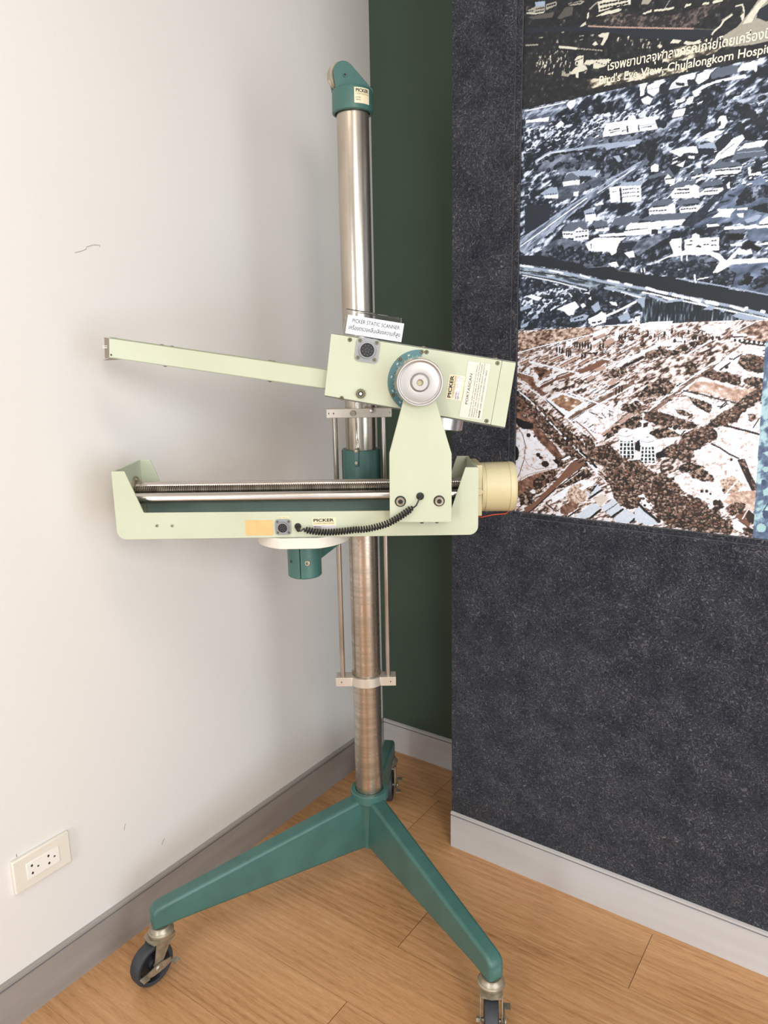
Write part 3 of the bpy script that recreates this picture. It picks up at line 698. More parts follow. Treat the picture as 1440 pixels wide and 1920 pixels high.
for x, z in ((-0.0530, 1.2862), (-0.0700, 1.1875), (0.2010, 1.2422), (0.1830, 1.1430), (0.0785, 1.2632)): screw('screw', head, (U_(x), HV, z), 0.0036)
for x, z in ((0.0745, 1.2714), (0.2000, 1.2496)):
    bm = bmesh.new(); revolve(bm, (U_(x), V_(1.312), z), hz, [(0, 0.004), (0.0015, 0.0035), (0.0022, 0)], 14); add_obj('cover_screw', bm, M_screw, head)
connector('plug_socket', head, (U_(-0.0235), HV, 1.2680), 0.0405, 0.0135, 0.0120, 0.009, math.radians(9.3), 14)
bm = bmesh.new(); c = Vector((U_(-0.0365), HV, 1.1945))
prof = []
for i in range(48):
    a = 2*PI*i/48; r = 0.0088 if i % 4 < 2 else 0.0078; prof.append((c.x+r*math.cos(a), c.z+r*math.sin(a)))
prism(bm, prof, HV-0.003, HV, mi=0)
revolve(bm, c-Vector((0, 0.003, 0)), (0, -1, 0), [(0, 0.0062), (0.006, 0.0060), (0.006, 0.0045), (0.002, 0.0042), (0.002, 0.0)], 28, mis=[0, 0, 0, 1, 1, 1])
revolve(bm, c-Vector((0, 0.004, 0)), (0, -1, 0), [(0, 0.0026), (0.0045, 0.0026), (0.0045, 0.0014), (0.003, 0.0)], 20, mi=2)
add_obj('coaxial_socket', bm, [M_screw, M_dark, M_white], head)

# nameplates on the head: lettering runs up the sheet
pu, pv = hz, -hx       # text direction, text up
def hp(u, z): return (U_(u), HV, z)
flat = [('t', 'PORTASCAN', 0.0240, 0.0290, 0.0046, 0.0530, 1, 0.0)]
lines = ['Manufactured under one or more of the follow-', 'ing patents: U.S. 3,159,368 U.S. 3,101,335 Canada', 'Patented 1968. United Kingdom 978,228 Swedish', '212,836 other U.S. and foreign patents applied for']
for i, tx in enumerate(lines): flat.append(('t', tx, 0.0035, 0.0222-0.0040*i, 0.0019, (0.090, 0.0935, 0.092, 0.0945)[i], 1, 0.0))
flat += [('t', 'PICKER', 0.0035, 0.0046, 0.0024, 0.0135, 1, 0.05), ('t', 'CORP. NORTH HAVEN, CONN. 06473', 0.0190, 0.0046, 0.0023, 0.0670, 1, 0.0)]
pm = mat('label_edge_line', (168, 162, 140), 0.5)
border = [('b', 0, 0, 0.098, 0.0004, 2), ('b', 0, 0.0401, 0.098, 0.0405, 2), ('b', 0, 0, 0.0004, 0.0405, 2), ('b', 0.0976, 0, 0.098, 0.0405, 2)]
tag(flat_label('patent_plate', head, hp(0.1742, 1.1442), pu, pv, 0.098, 0.0405, border+flat, [M_plate, M_ink, pm]), 'off-white printed plate')
tag(flat_label('maker_label', head, hp(0.1400, 1.1785), pu, pv, 0.0425, 0.0290,
    [('b', 0.001, 0.0060, 0.0415, 0.0150, 3), ('t', 'PICKER', 0.0025, 0.0210, 0.0058, 0.0385, 1, 0.035), ('t', 'CORPORATION', 0.0025, 0.0162, 0.0030, 0.0380, 2, 0.01),
     ('t', 'MODEL', 0.002, 0.0112, 0.0022, 0.0120, 4, 0.02), ('t', 'SERIAL', 0.002, 0.0073, 0.0022, 0.0120, 4, 0.02)], LM), 'cream and silver label beside the knob')

# angle dial
DC = Vector((U_(0.0650), 0, 1.2130))
bm = bmesh.new(); ro, ri = 0.0545, 0.030
a0, a1 = 83, 236; o = [(DC.x+ro*math.cos(math.radians(a)), DC.z+ro*math.sin(math.radians(a))) for a in range(a0, a1+1, 3)]; q = [(DC.x+ri*math.cos(math.radians(a)), DC.z+ri*math.sin(math.radians(a))) for a in range(a1, a0-1, -3)]
prism(bm, o+q, HV-0.0016, HV)
for k in range(0, 76):
    a = math.radians(84+2*k); long_ = 0.0060 if k % 5 == 0 else 0.0035
    rad = Vector((math.cos(a), 0, math.sin(a))); tan = Vector((-math.sin(a), 0, math.cos(a)))
    base = DC+rad*0.0375; vs = []
    for dr_, dt in ((0, -0.00016), (0, 0.00016), (long_+0.0022, 0.00016), (long_+0.0022, -0.00016)):
        p_ = base+rad*dr_+tan*dt; vs.append(bm.verts.new((p_.x, HV-0.00175, p_.z)))
    f = bm.faces.new(vs); f.material_index = 1
for a, t in ((111, '30'), (140, '60'), (169, '90'), (198, '60'), (226, '30')):
    ar = math.radians(a); rad = Vector((math.cos(ar), 0, math.sin(ar))); tan = Vector((math.sin(ar), 0, -math.cos(ar)))
    p_ = DC+rad*0.0472; add_text(bm, t, (p_.x, HV-0.0018, p_.z), tan, rad, 0.0024, 0.0040, 1, 0.02, 'CENTER')
dial = add_obj('angle_dial', bm, [M_dial, M_white], head, smooth=0); tag(dial, 'teal half-ring scale with white marks')
for a in (84, 130, 205):
    ar = math.radians(a); screw('screw', dial if False else head, (DC.x+0.0510*math.cos(ar), HV-0.0016, DC.z+0.0510*math.sin(ar)), 0.0034)

# knob
KC = Vector((U_(0.0640), 0, 1.2135))
bm = bmesh.new()
revolve(bm, (KC.x, V_(1.2625), KC.z), (0, -1, 0), [(0, 0.036), (0.001, 0.0384), (0.004, 0.0391), (0.0165, 0.0391), (0.0180, 0.0384), (0.0180, 0.0362), (0.0174, 0.0356), (0.0110, 0.0350), (0.0104, 0.0335), (0.0108, 0.0322), (0.0100, 0.0162), (0.0112, 0.0150), (0.0175, 0.0133), (0.0180, 0.0128), (0.0180, 0.0056), (0.0172, 0.0050), (0.0080, 0.0050)], 96, cap1=False)
knob = add_obj('tilt_knob', bm, M_alu, scanner, smooth=28); tag(knob, 'round turned aluminium knob')
bm = bmesh.new(); cyl(bm, (KC.x, V_(1.2625)-0.006, KC.z), (KC.x, V_(1.2625)-0.012, KC.z), 0.0054, seg=24); add_obj('centre_plug', bm, M_cream_old, knob)
bm = bmesh.new(); pts = []
for i in range(120):
    a = 2*PI*i/120; m_ = (i % 12); r = 0.0418 if m_ < 7 else 0.0392; pts.append((KC.x+r*math.cos(a), KC.z+r*math.sin(a)))
prism(bm, pts, V_(1.2790), V_(1.2830)); cyl(bm, (KC.x, V_(1.276), KC.z), (KC.x, V_(1.30), KC.z), 0.012)
add_obj('notched_disc', bm, M_zinc, scanner, smooth=0)

# barrel under the head
bm = bmesh.new(); bc = Vector((U_(0.1060), V_(1.350), 1.1480)); revolve(bm, bc+hz*0.01, -hz, [(0, 0.0430), (0.0285, 0.0430), (0.0300, 0.0415), (0.0300, 0.0150), (0.0360, 0.0140), (0.0370, 0)], 48)
tag(add_obj('transducer_barrel', bm, M_chrome, scanner), 'steel barrel')

# extension arm
AV = V_(1.330)
bm = bmesh.new(); prism(bm, uvpts([(-0.4760, 1.2985), (-0.0850, 1.2345), (-0.0900, 1.2005), (-0.4790, 1.2635)]), AV, AV+0.0025)
prism(bm, uvpts([(-0.4760, 1.2985), (-0.0850, 1.2345), (-0.0853, 1.2325), (-0.4762, 1.2962)]), AV, AV+0.038); prism(bm, uvpts([(-0.4787, 1.2658), (-0.0897, 1.2028), (-0.0900, 1.2005), (-0.4790, 1.2635)]), AV, AV+0.038)
arm = add_obj('extension_arm', bm, M_cream, scanner, smooth=0, bevel=0.0006); tag(arm, 'long pale cream channel pointing to the white wall')
bm = bmesh.new()      # metal end piece
v = [bm.verts.new(c) for c in ((U_(-0.4720), AV+0.003, 1.2965), (U_(-0.4740), AV+0.003, 1.2650), (U_(-0.5000), AV+0.036, 1.2625), (U_(-0.4975), AV+0.036, 1.2995))]
bm.faces.new(v)
v = [bm.verts.new(c) for c in ((U_(-0.4700), AV+0.001, 1.2992), (U_(-0.4700), AV+0.030, 1.2992), (U_(-0.4985), AV+0.037, 1.3005), (U_(-0.4960), AV+0.030, 1.3005))]; bm.faces.new(v)
v = [bm.verts.new(c) for c in ((U_(-0.4560), AV+0.001, 1.2605), (U_(-0.4560), AV+0.034, 1.2605), (U_(-0.5040), AV+0.037, 1.2590), (U_(-0.4780), AV+0.001, 1.2638))]; bm.faces.new(v)
g = bmesh.ops.solidify(bm, geom=bm.faces[:], thickness=0.0012)
box(bm, U_(-0.4975), U_(-0.4790), AV+0.024, AV+0.0285, 1.2838, 1.2850); box(bm, U_(-0.4975), U_(-0.4790), AV+0.024, AV+0.0285, 1.2806, 1.2822)
tag(add_obj('end_bracket', bm, M_alu_plain, arm, smooth=0), 'bare metal end piece')
bm = bmesh.new(); cyl(bm, (U_(-0.4750), AV+0.0005, 1.2685), (U_(-0.4750), AV-0.0003, 1.2685), 0.0017, seg=16); add_obj('rivet_hole', bm, M_dark, arm)
for x, dz, s in ((-0.3880, 0.0, 1), (-0.3700, 0.0, 1), (-0.1985, 0.0, 1), (-0.1910, 0.0, 1), (-0.385, 0, -1), (-0.200, 0, -1)):
    t = (x+0.476)/0.391; z = (1.2985-0.0640*t) if s > 0 else (1.2635-0.0640*t-0.001)
    bm = bmesh.new(); revolve(bm, (U_(x), AV+0.012, z-0.0003*s), hz*s, [(0, 0.0036), (0.0012, 0.0032), (0.0020, 0)], 12); add_obj('screw', bm, M_screw, arm)

# ------------------------------------------------------------------ clear sign holder and name card on the head
holder = thing('acrylic_sign_holder', (SX, SY, 0.0016), YAW)
def glass():
    m = bpy.data.materials.new('clear_acrylic'); m.use_nodes = True; b = m.node_tree.nodes['Principled BSDF']
    b.inputs['Base Color'].default_value = (0.93, 0.95, 0.96, 1); b.inputs['Roughness'].default_value = 0.04; b.inputs['Transmission Weight'].default_value = 1.0; b.inputs['IOR'].default_value = 1.45
    return m
M_gl = glass(); SV = V_(1.318); so = Vector((U_(-0.0660), SV, 1.2965)); sx_ = Vector((0.9850, 0, -0.1720)); sz_ = Vector((0.175, 0.16, 0.97)).normalized(); sn = sx_.cross(sz_).normalized()
if sn.y > 0: sn = -sn
def slab(bm, o, a, b, c):
    v = [bm.verts.new(o+a*i+b*j+c*k) for i in (0, 1) for j in (0, 1) for k in (0, 1)]
    for q in ((0, 1, 3, 2), (4, 6, 7, 5), (0, 4, 5, 1), (2, 3, 7, 6), (0, 2, 6, 4), (1, 5, 7, 3)): bm.faces.new([v[i] for i in q])
bm = bmesh.new(); slab(bm, so, sx_*0.097, sz_*0.0425, -sn*0.0022); add_obj('front_panel', bm, M_gl, holder, smooth=0, bevel=0.0003)
bk = Vector((-0.0*0.17, 1, 0)); bm = bmesh.new(); slab(bm, so-hz*0.0022+Vector((0, 0.0, 0)), sx_*0.097, Vector((0, 0.045, 0)), hz*0.0022)
add_obj('foot', bm, M_gl, holder, smooth=0, bevel=0.0003)
bm = bmesh.new(); slab(bm, so+sz_*0.0425-sn*0.0001, sx_*0.097, Vector((0, 0.012, -0.016)), sn*0.0020); add_obj('back_fold', bm, M_gl, holder, smooth=0, bevel=0.0003)
tag(holder, 'clear acrylic sign stand leaning on top of the scanner head', 'sign holder')
bm = bmesh.new(); co = so+sn*0.0008+sx_*0.0045+sz_*0.0005; slab(bm, co, sx_*0.0985, sz_*0.0325, sn*0.0004)
card = add_obj('name_card', bm, [M_card, M_ink], None, smooth=0)
card.location = (SX, SY, 0.0012); card.rotation_euler = (0, 0, YAW)
tag(card, 'white paper card printed with scanner name in English and Thai, in the acrylic stand', 'name card')
bm = bmesh.new(); add_text(bm, 'PICKER STATIC SCANNER', co+sn*0.0007+sx_*0.0090+sz_*0.0205, sx_, sz_, 0.0066, 0.0830, 0, 0.0)
add_text(bm, 'เครื่องตรวจคลื่นเสียงความถี่สูง', co+sn*0.0007+sx_*0.0045+sz_*0.0082, sx_, sz_, 0.0070, 0.0900, 0, 0.005)
add_obj('printed_text', bm, M_ink, card, smooth=0)

# ------------------------------------------------------------------ wall socket
sock = thing('wall_socket', (0, -1.160, 0.3010), 0)
tag(sock, 'white double power socket on the white wall above the grey skirting', 'wall socket')
T = Matrix(((0, 0, 1, 0), (1, 0, 0, 0), (0, 1, 0, 0), (0, 0, 0, 1)))    # local (x along wall +y, y up, z out)
def wbox(bm, x0, x1, y0, y1, z0, z1, mi=0):
    v = box(bm, x0, x1, y0, y1, z0, z1, mi)
    for q in v: q.co = T @ q.co
bm = bmesh.new(); wbox(bm, -0.0585, 0.0585, -0.035, 0.035, 0.0, 0.0085)
add_obj('cover_plate', bm, M_plast, sock, smooth=20, bevel=0.0025, seg=3)
bm = bmesh.new(); wbox(bm, -0.0335, 0.0335, -0.0175, 0.0175, 0.008, 0.0098); mod = add_obj('outlet_module', bm, M_plast2, sock, smooth=20, bevel=0.0008)
for cx in (-0.0175, 0.0165):
    bm = bmesh.new()
    for hx_, hy_, ww, hh in ((-0.0055, 0.0085, 0.0030, 0.0050), (-0.0055, -0.0075, 0.0030, 0.0050), (0.0065, 0.0005, 0.0026, 0.0034)):
        wbox(bm, cx+hx_-ww*0.5, cx+hx_+ww*0.5, hy_-hh*0.5, hy_+hh*0.5, 0.0090, 0.00995)
        wbox(bm, cx+hx_-ww*0.9, cx+hx_+ww*0.9, hy_-0.0006, hy_+0.0006, 0.0090, 0.00993)
    add_obj('outlet_slot', bm, M_dark, mod, smooth=0)
bm = bmesh.new(); wbox(bm, -0.0445, -0.0437, 0.0365, 0.0425, -0.001, 0.0003)
tag(add_obj('pencil_mark', bm, M_ink, None, smooth=0), 'short dark pencil mark on the white wall above the socket', 'wall mark').location = (0, -1.160, 0.3010)

# hairline crack and scuffs in the white plaster
M_mark = mat('plaster_mark', (150, 138, 126), 0.8)
def wall_mark(name, pts, r, label):
    bm = bmesh.new(); o3 = Vector(pts[0]); tube(bm, [Vector((0.0002, p[1]-o3.y, p[2]-o3.z)) for p in pts], r, 6)
    o = add_obj(name, bm, M_mark); o.location = (0, o3.y, o3.z); return tag(o, label, 'wall mark')
wall_mark('plaster_crack', [(0, -0.953, 1.456), (0, -0.940, 1.4600), (0, -0.929, 1.4645), (0, -0.927, 1.469), (0, -0.912, 1.4744), (0, -0.899, 1.4750), (0, -0.898, 1.4715)], 0.0005, 'hairline crack in the white wall above the long cream arm')
wall_mark('scuff_mark', [(0, -0.8735, 0.1790), (0, -0.878, 0.1745), (0, -0.8825, 0.1670)], 0.0007, 'faint grey scuff on the white wall just above the skirting, right of the socket')
wall_mark('scuff_mark', [(0, -0.969, 0.2714), (0, -0.972, 0.266), (0, -0.9735, 0.259)], 0.0006, 'small faint scuff on the white wall nearest the right side of the socket')

# ------------------------------------------------------------------ wall mural: aerial photographs, printed as a fine grid of coloured points
# shapes are in tenths of a millimetre on the print, from its lower left corner
SHAPES = [
('N','top',0,[-512,10979,4840,9504,4945,8295,42,8301,-228,8302]),('P','f',0,[697,9791,853,9935,1013,9913,997,9772,752,9759]),
('P','f',0,[84,9960,309,9942,639,9916,587,9827,198,9894]),('P','b',0,[59,10022,81,10083,204,10099,292,10132,436,10133,441,9965,397,9948,218,9974]),
('P','h',0,[224,10187,435,10151,438,10058,237,10109]),('P','b',0,[459,10090,666,10092,679,10016,462,9988]),('L','k',22,[250,10061,272,10059]),
('L','k',22,[298,10056,319,10054]),('L','k',22,[345,10051,366,10049]),('L','k',22,[392,10046,413,10044]),('L','k',24,[251,10005,271,10003]),
('L','k',24,[296,10001,316,9999]),('L','k',24,[340,9996,360,9995]),('L','k',24,[385,9992,405,9990]),('L','k',22,[80,10056,99,10054]),
('L','k',22,[122,10052,140,10050]),('L','k',22,[163,10048,182,10046]),('L','k',26,[483,10050,504,10050]),('L','k',26,[529,10050,550,10050]),
('L','k',26,[576,10049,596,10049]),('L','k',26,[622,10049,643,10049]),('L','c',15,[59,10032,218,9983,419,9961]),
('P','b',0,[905,9986,1168,9973,1231,9939,1170,9910,938,9941]),('L','k',22,[937,9970,955,9968]),('L','k',22,[977,9966,996,9964]),
('L','k',22,[1018,9962,1036,9960]),('L','k',22,[1058,9958,1076,9956]),('L','k',22,[1098,9953,1117,9952]),('L','k',22,[1139,9949,1157,9947]),
('L','b',27,[1340,9786,1410,9831,1490,9864]),('P','c',0,[1284,9656,1301,9733,1332,9743,1325,9655,1296,9617]),
('P','c',0,[1143,9518,1204,9567,1266,9589,1278,9540,1195,9524]),('P','c',0,[1490,9864,1680,9886,2115,9809,2103,9673,1788,9700,1518,9688]),
('L','k',32,[1538,9810,1565,9808]),('L','k',32,[1599,9805,1626,9802]),('L','k',32,[1659,9799,1686,9797]),('L','k',32,[1719,9794,1746,9791]),
('L','k',32,[1779,9788,1806,9786]),('L','k',32,[1839,9783,1865,9780]),('L','k',32,[1898,9777,1925,9775]),('L','k',32,[1957,9772,1983,9769]),
('L','k',32,[2016,9767,2042,9764]),('L','k',32,[1551,9736,1578,9734]),('L','k',32,[1611,9732,1637,9730]),('L','k',32,[1670,9728,1696,9726]),
('L','k',32,[1729,9724,1755,9722]),('L','k',32,[1788,9720,1814,9718]),('L','k',32,[1846,9716,1872,9714]),('L','k',32,[1904,9712,1930,9710]),
('L','k',32,[1962,9708,1988,9706]),('L','k',32,[2020,9704,2045,9702]),('P','c',0,[1449,9634,1640,9667,1889,9657,1950,9625,1872,9600,1541,9620]),
('N','topbrown',0,[1321,9494,1546,9512,1693,9600,1942,9574,2288,9436,2671,9325,3127,9297,3475,9342,3667,9293,3445,9152,3189,9030,2682,9125,2299,9234]),
('L','t',22,[1321,9503,1804,9369,2298,9242,3235,9002]),('L','f',16,[3235,9002,3636,8890]),
('P','n',0,[31,9784,1290,9501,2300,9216,3592,8892,3531,8782,2834,8909,2308,9065,1808,9270,1293,9428,33,9688]),
('P','c',0,[1524,9301,1605,9318,1727,9299,1710,9222,1624,9107,1573,9128,1629,9232,1536,9272]),('P','c',0,[1407,9175,1477,9213,1521,9139,1460,9135]),
('P','b',0,[1369,9338,1441,9339,1422,9298]),('P','b',0,[781,9521,846,9525,836,9499]),('P','b',0,[678,9369,720,9425,733,9347]),
('L','b',22,[50,9465,300,9418]),('L','c',39,[757,9276,1104,9170]),('L','b',22,[1139,9161,1164,9154]),('L','b',22,[1195,9145,1220,9137]),
('L','b',22,[1250,9128,1275,9121]),('L','b',22,[1305,9111,1330,9104]),('L','b',22,[1360,9095,1385,9088]),('L','b',22,[1415,9079,1439,9071]),
('L','b',22,[1469,9062,1494,9055]),('L','b',22,[1524,9046,1548,9039]),('L','b',22,[1578,9030,1602,9023]),('L','b',13,[1149,9371,1233,9360]),
('L','b',13,[1162,9304,1214,9301]),('L','b',15,[331,9534,409,9525]),
('N','topbits',0,[1791,9203,2130,9142,2425,9021,2691,8976,2747,8808,2317,8887,1816,9108]),('N','topbits',0,[212,9333,1041,9147,1002,8737,337,8876]),
('P','c',0,[1069,8974,1130,9035,1246,9019,1253,8851,1191,8827,1093,8886]),('L','k',16,[1080,8953,1227,8977]),
('E','k',0,[1124,8907,1140,8903,1125,8879]),('P','c',0,[1253,8860,1302,8923,1449,8901,1472,8841,1369,8826]),
('P','c',0,[1460,8889,1747,8853,1692,8739,1528,8728,1445,8755]),('L','k',16,[1495,8851,1519,8839]),('L','k',16,[1547,8825,1571,8814]),
('L','k',16,[1600,8800,1623,8789]),('L','k',16,[1652,8776,1675,8764]),
('P','c',0,[959,8746,1094,8848,1285,8844,1340,8758,1162,8741,1155,8649,1112,8658,1099,8735]),
('P','b',0,[807,8759,859,8833,915,8764,1001,8765,960,8708]),('P','b',0,[1269,8718,1330,8751,1301,8693]),
('P','c',0,[2315,9464,2484,9491,2495,9454,2364,9444]),('L','c',32,[2551,9457,2720,9432,2867,9421]),
('P','c',0,[3060,9372,3083,9425,3181,9417,3157,9381,3095,9380]),('L','c',32,[3370,9352,3457,9347]),('L','c',38,[3544,9341,3673,9333]),
('L','b',14,[2719,9449,2804,9563]),('P','b',0,[2297,9624,2330,9719,2502,9675,2432,9590]),
('P','b',0,[4268,9220,4440,9176,4424,9085,4271,8980,4243,8931,4345,8866,4472,8787,4493,8526,4209,8527,3872,8570,3518,8718,3730,8768,3960,8862,4075,8980,4181,9099]),
('P','c',0,[4107,8988,4228,9119,4318,9207,4416,9182,4312,9082,4223,8976,4182,8873,4033,8877]),
('P','n',0,[4239,8972,4282,9049,4445,9111,4468,8836,4344,8882]),('L','b',11,[3938,8818,4099,8877,4469,8820]),
('L','c',32,[3513,8794,3593,8884,3692,8943,3722,9001,3852,9068]),('L','c',22,[3911,9183,4010,9190,4044,9069]),
('P','c',0,[3990,9018,4052,9067,4051,8970,4030,8927]),('L','b',16,[3703,9022,3851,9084]),
('N','topcream',0,[2751,8738,2906,8772,3252,8745,3601,8765,3824,8647,3618,8527,3265,8538,3131,8533,2733,8568]),
('P','c',0,[2846,8863,2898,8911,3047,8860,2994,8829]),('P','c',0,[3078,8802,3121,8834,3249,8788,3372,8802,3341,8741,3162,8757]),
('N','topbits',0,[3405,8827,3682,8846,3784,8615,3482,8600]),('N','topcream',0,[1327,8576,2433,8526,3185,8384,3189,8331,1438,8414]),
('N','mid',0,[-288,8303,42,8301,4945,8295,5321,3977,4820,3979,2576,4011,1510,3978,-397,3957]),
('N','midlight',0,[42,8291,800,8294,1180,8268,1153,8141,807,8091,644,7966,421,7888,73,7968]),
('N','midtrees',0,[644,7966,751,8101,936,8163,1241,8077,1476,8005,1481,7873,1230,7804,950,7757,815,7858]),
('N','midtrees',0,[1473,8081,1533,8144,2086,8057,2094,7891,1874,7857,1541,7937]),
('N','houses',0,[38,7954,647,7887,1251,7819,1770,7895,1778,7726,1372,7455,714,7524,84,7495]),
('N','houses',0,[1562,7933,2174,7876,2848,7893,3306,7910,3491,7822,3043,7750,2766,7677,1777,7745]),
('N','midtrees',0,[49,7471,399,7455,429,7610,711,7622,827,7466,605,7423,322,7307,246,7117,81,7121]),
('N','midg',0,[1316,7521,1595,7664,1703,7570,1685,7498,2744,7410,2976,7621,3254,7605,3152,7483,2858,7409,2710,7326,1793,7385,1289,7391]),
('N','midg',0,[497,7231,675,7323,1184,7312,1384,7145,1684,7042,1283,6985,951,7073,639,7040,293,7090]),
('N','midtrees',0,[1143,7240,1378,7300,1509,7203,1451,7077,1190,7136]),('N','midtrees',0,[681,7133,892,7181,1081,7152,952,7054,729,7047]),
('N','midtrees',0,[1574,7154,1800,7233,2326,7242,2396,7397,2511,7450,2713,7289,2906,6912,2819,6779,2474,6867,2232,6733,1825,6695,1658,6930]),
('N','midg',0,[852,6730,1271,6713,1589,6805,1920,6873,1742,6668,1191,6526,806,6415,701,6488]),
('N','midg',0,[750,7083,1169,7129,1386,7087,1283,6985,844,6950]),
('N','midroad',0,[-34,5825,414,6030,867,6266,1514,6563,1925,6777,2535,7006,2598,6922,1933,6604,1520,6425,985,6090,130,5513,-5,5588]),
('N','midtrees',0,[69,6609,400,6547,703,6427,169,6390]),
('N','midg',0,[542,5622,771,5725,952,5748,1223,5660,1424,5580,1428,5479,1006,5497,712,5399,478,5419]),
('N','midtrees',0,[616,5490,775,5601,956,5625,983,5499,1070,5573,1171,5563,1209,5458,1337,5568,1470,5536,1496,5432,1724,5392,1951,5312,2053,5362,2300,5380,2429,5251,2418,5075,1894,5177,1459,5253,667,5340]),
('N','midg',0,[2209,5564,2454,5560,2886,5612,3103,5543,3049,5312,2833,5177,2469,5267,2299,5399]),
('N','midtrees',0,[2469,5267,2798,5449,3100,5591,3360,5657,3821,5627,3883,5511,3466,5460,3146,5303,2766,5144]),
('N','midg',0,[3013,5105,3485,5179,3819,5131,3917,5030,3774,4986,3212,5012]),
('N','midlawn',0,[3978,4933,4153,4974,4741,4962,4992,4942,5045,4314,4788,4383,4382,4498,4125,4626,4235,4821]),
('N','midtrees',0,[3304,5062,3489,5112,3604,5056,3906,5050,3839,4851,3982,4877,4253,4820,4175,4678,4165,4568,3888,4660,3514,4723,3140,4922,3330,4946]),
('N','midtrees',0,[2520,5067,2818,5101,3264,5084,2923,4977,3142,4903,2769,4911]),
('N','midg',0,[920,5329,1349,5272,1461,5212,1917,5135,1812,5103,1465,5120,1329,5213]),
('N','midstrip',0,[-23,5312,436,5232,1019,5103,1582,4917,1803,4821,2333,4745,2947,4568,3534,4417,4281,4207,5074,3969,5083,3859,4820,3979,4289,4095,3542,4302,2953,4470,2594,4450,2023,4654,1483,4657,796,4910,-18,5096]),
('N','midtrees',0,[-67,5056,324,4943,798,4847,1260,4671,1595,4609,1708,4520,1616,4110,1057,4005,5,3977]),
('N','houses',0,[29,4615,449,4752,916,4776,1281,4711,1152,4552,698,4310,223,4167]),
('N','midtrees',0,[1489,4512,1570,4693,1740,4784,1847,4797,1938,4670,2111,4599,2315,4686,2221,4491,2122,4355,1934,4283,1627,4359]),
('N','reeds',0,[2603,4470,2954,4450,3441,4394,3635,4316,3920,4206,4290,4076,4478,3937,2679,3987,2614,4070]),
('N','midtrees',0,[3395,7927,3654,8013,3850,7939,3845,7762,3773,7562,3435,7590,3231,7680]),
('N','midtrees',0,[2747,8019,2950,8050,3016,7879,2949,7768,2741,7789]),('N','midlight',0,[4022,7686,4270,7738,4558,7732,4567,7614,4197,7602]),
('N','midlight',0,[3720,7692,3950,7733,3873,7612,3683,7596]),('N','midlight',0,[2728,7522,2978,7594,3254,7605,3170,7479,2821,7397,2629,7412]),
('N','midtrees',0,[3902,7572,4195,7636,4335,7542,4298,7381,4046,7358,3922,7415]),
('N','midtrees',0,[4173,7148,4260,7219,4601,7201,4619,6971,4259,7014,4137,7052]),
('N','midtrees',0,[2844,6995,3367,6984,3535,6905,3468,6826,2966,6867]),
('N','midavenue',0,[3215,5728,3525,5961,3822,6240,3962,6381,4106,6326,3833,6096,3452,5684]),
('N','midlawn',0,[3450,5703,3712,5893,4001,6217,4226,6327,4625,6393,4873,6358,4938,5595,4349,5624,4082,5707,3453,5666]),
('N','midtrees',0,[4132,5969,4180,6140,4299,6265,4636,6254,4888,6186,4900,6047,4486,6048,4341,5944]),
('N','midtrees',0,[4327,5910,4494,5943,4660,5957,4675,5781,4502,5836]),('N','midlawn',0,[4354,5552,4734,5565,4754,5316,4404,5350]),
('N','midtrees',0,[3910,5508,4077,5527,4082,5218,3938,5231]),('X','mtree',150,[74,7948,4485,8131,4625,6393,2433,6705,1407,6557,112,6314]),
('X','mhouse',55,[72,7998,1241,8077,1775,7792,3482,7962,3583,7770,1893,7444,943,7310,84,7495]),
('X','mhouse',60,[2810,6927,4563,7166,4632,6306,2950,6169]),('X','mtree',120,[90,4611,1480,4740,2346,4484,2473,4025,104,4007]),
('X','mtree',80,[2418,5075,3854,5146,4240,4747,4747,4890,4776,4528,3026,4883]),('X','mtree',60,[545,5539,2296,5478,2418,5075,668,5319]),
('L','w',22,[66,8267,911,8263]),('P','w',0,[976,8270,1126,8279,1109,8168,1025,8108,934,8221]),
('P','w',0,[82,8086,382,8071,585,8064,566,7980,269,8023,83,8036]),('L','h',32,[334,8139,715,8185]),('P','w',0,[703,7877,834,7951,902,7881,794,7823]),
('L','h',43,[334,7295,617,7401,1203,7376,1691,7364,2400,7322]),('L','w',17,[357,7292,628,7389,941,7379]),
('L','k',22,[428,7241,675,7352,1205,7328,1589,7295]),('P','h',0,[1691,7364,2051,7343,2430,7327,2383,7270,1901,7274,1779,7255]),
('P','w',0,[1682,7574,1737,7733,1880,7736,2143,7717,2178,7793,2278,7784,2311,7705,2728,7693,2713,7614,2712,7470,2194,7486,1891,7491,1685,7507]),
('L','n',17,[1804,7600,1998,7604]),('L','n',15,[1834,7559,1848,7559]),('L','n',15,[1865,7560,1879,7560]),('L','n',15,[1896,7561,1909,7561]),
('L','n',15,[1926,7562,1940,7562]),('L','n',15,[1957,7563,1970,7563]),('L','n',15,[1987,7564,2001,7564]),('L','n',32,[2148,7605,2162,7519]),
('L','n',15,[2057,7548,2069,7549]),('L','n',15,[2084,7550,2096,7551]),('L','n',15,[2111,7551,2123,7552]),('L','n',27,[2357,7587,2371,7511]),
('L','h',11,[2387,7582,2707,7561]),('L','n',15,[2407,7543,2422,7542]),('L','n',15,[2441,7541,2457,7541]),('L','n',15,[2475,7540,2491,7539]),
('L','n',15,[2509,7538,2525,7538]),('L','n',15,[2543,7537,2559,7536]),('L','n',15,[2577,7536,2593,7535]),
('P','n',0,[2655,7625,2730,7647,2850,7536,2777,7495,2711,7489]),('P','h',0,[1908,7131,2010,7134,2076,7030,2016,7010]),
('P','w',0,[2091,7140,2160,7157,2143,7113]),('P','w',0,[905,6813,1257,6803,1261,6714,919,6731]),('P','g',0,[904,6833,1022,6955,1230,6954,1257,6803]),
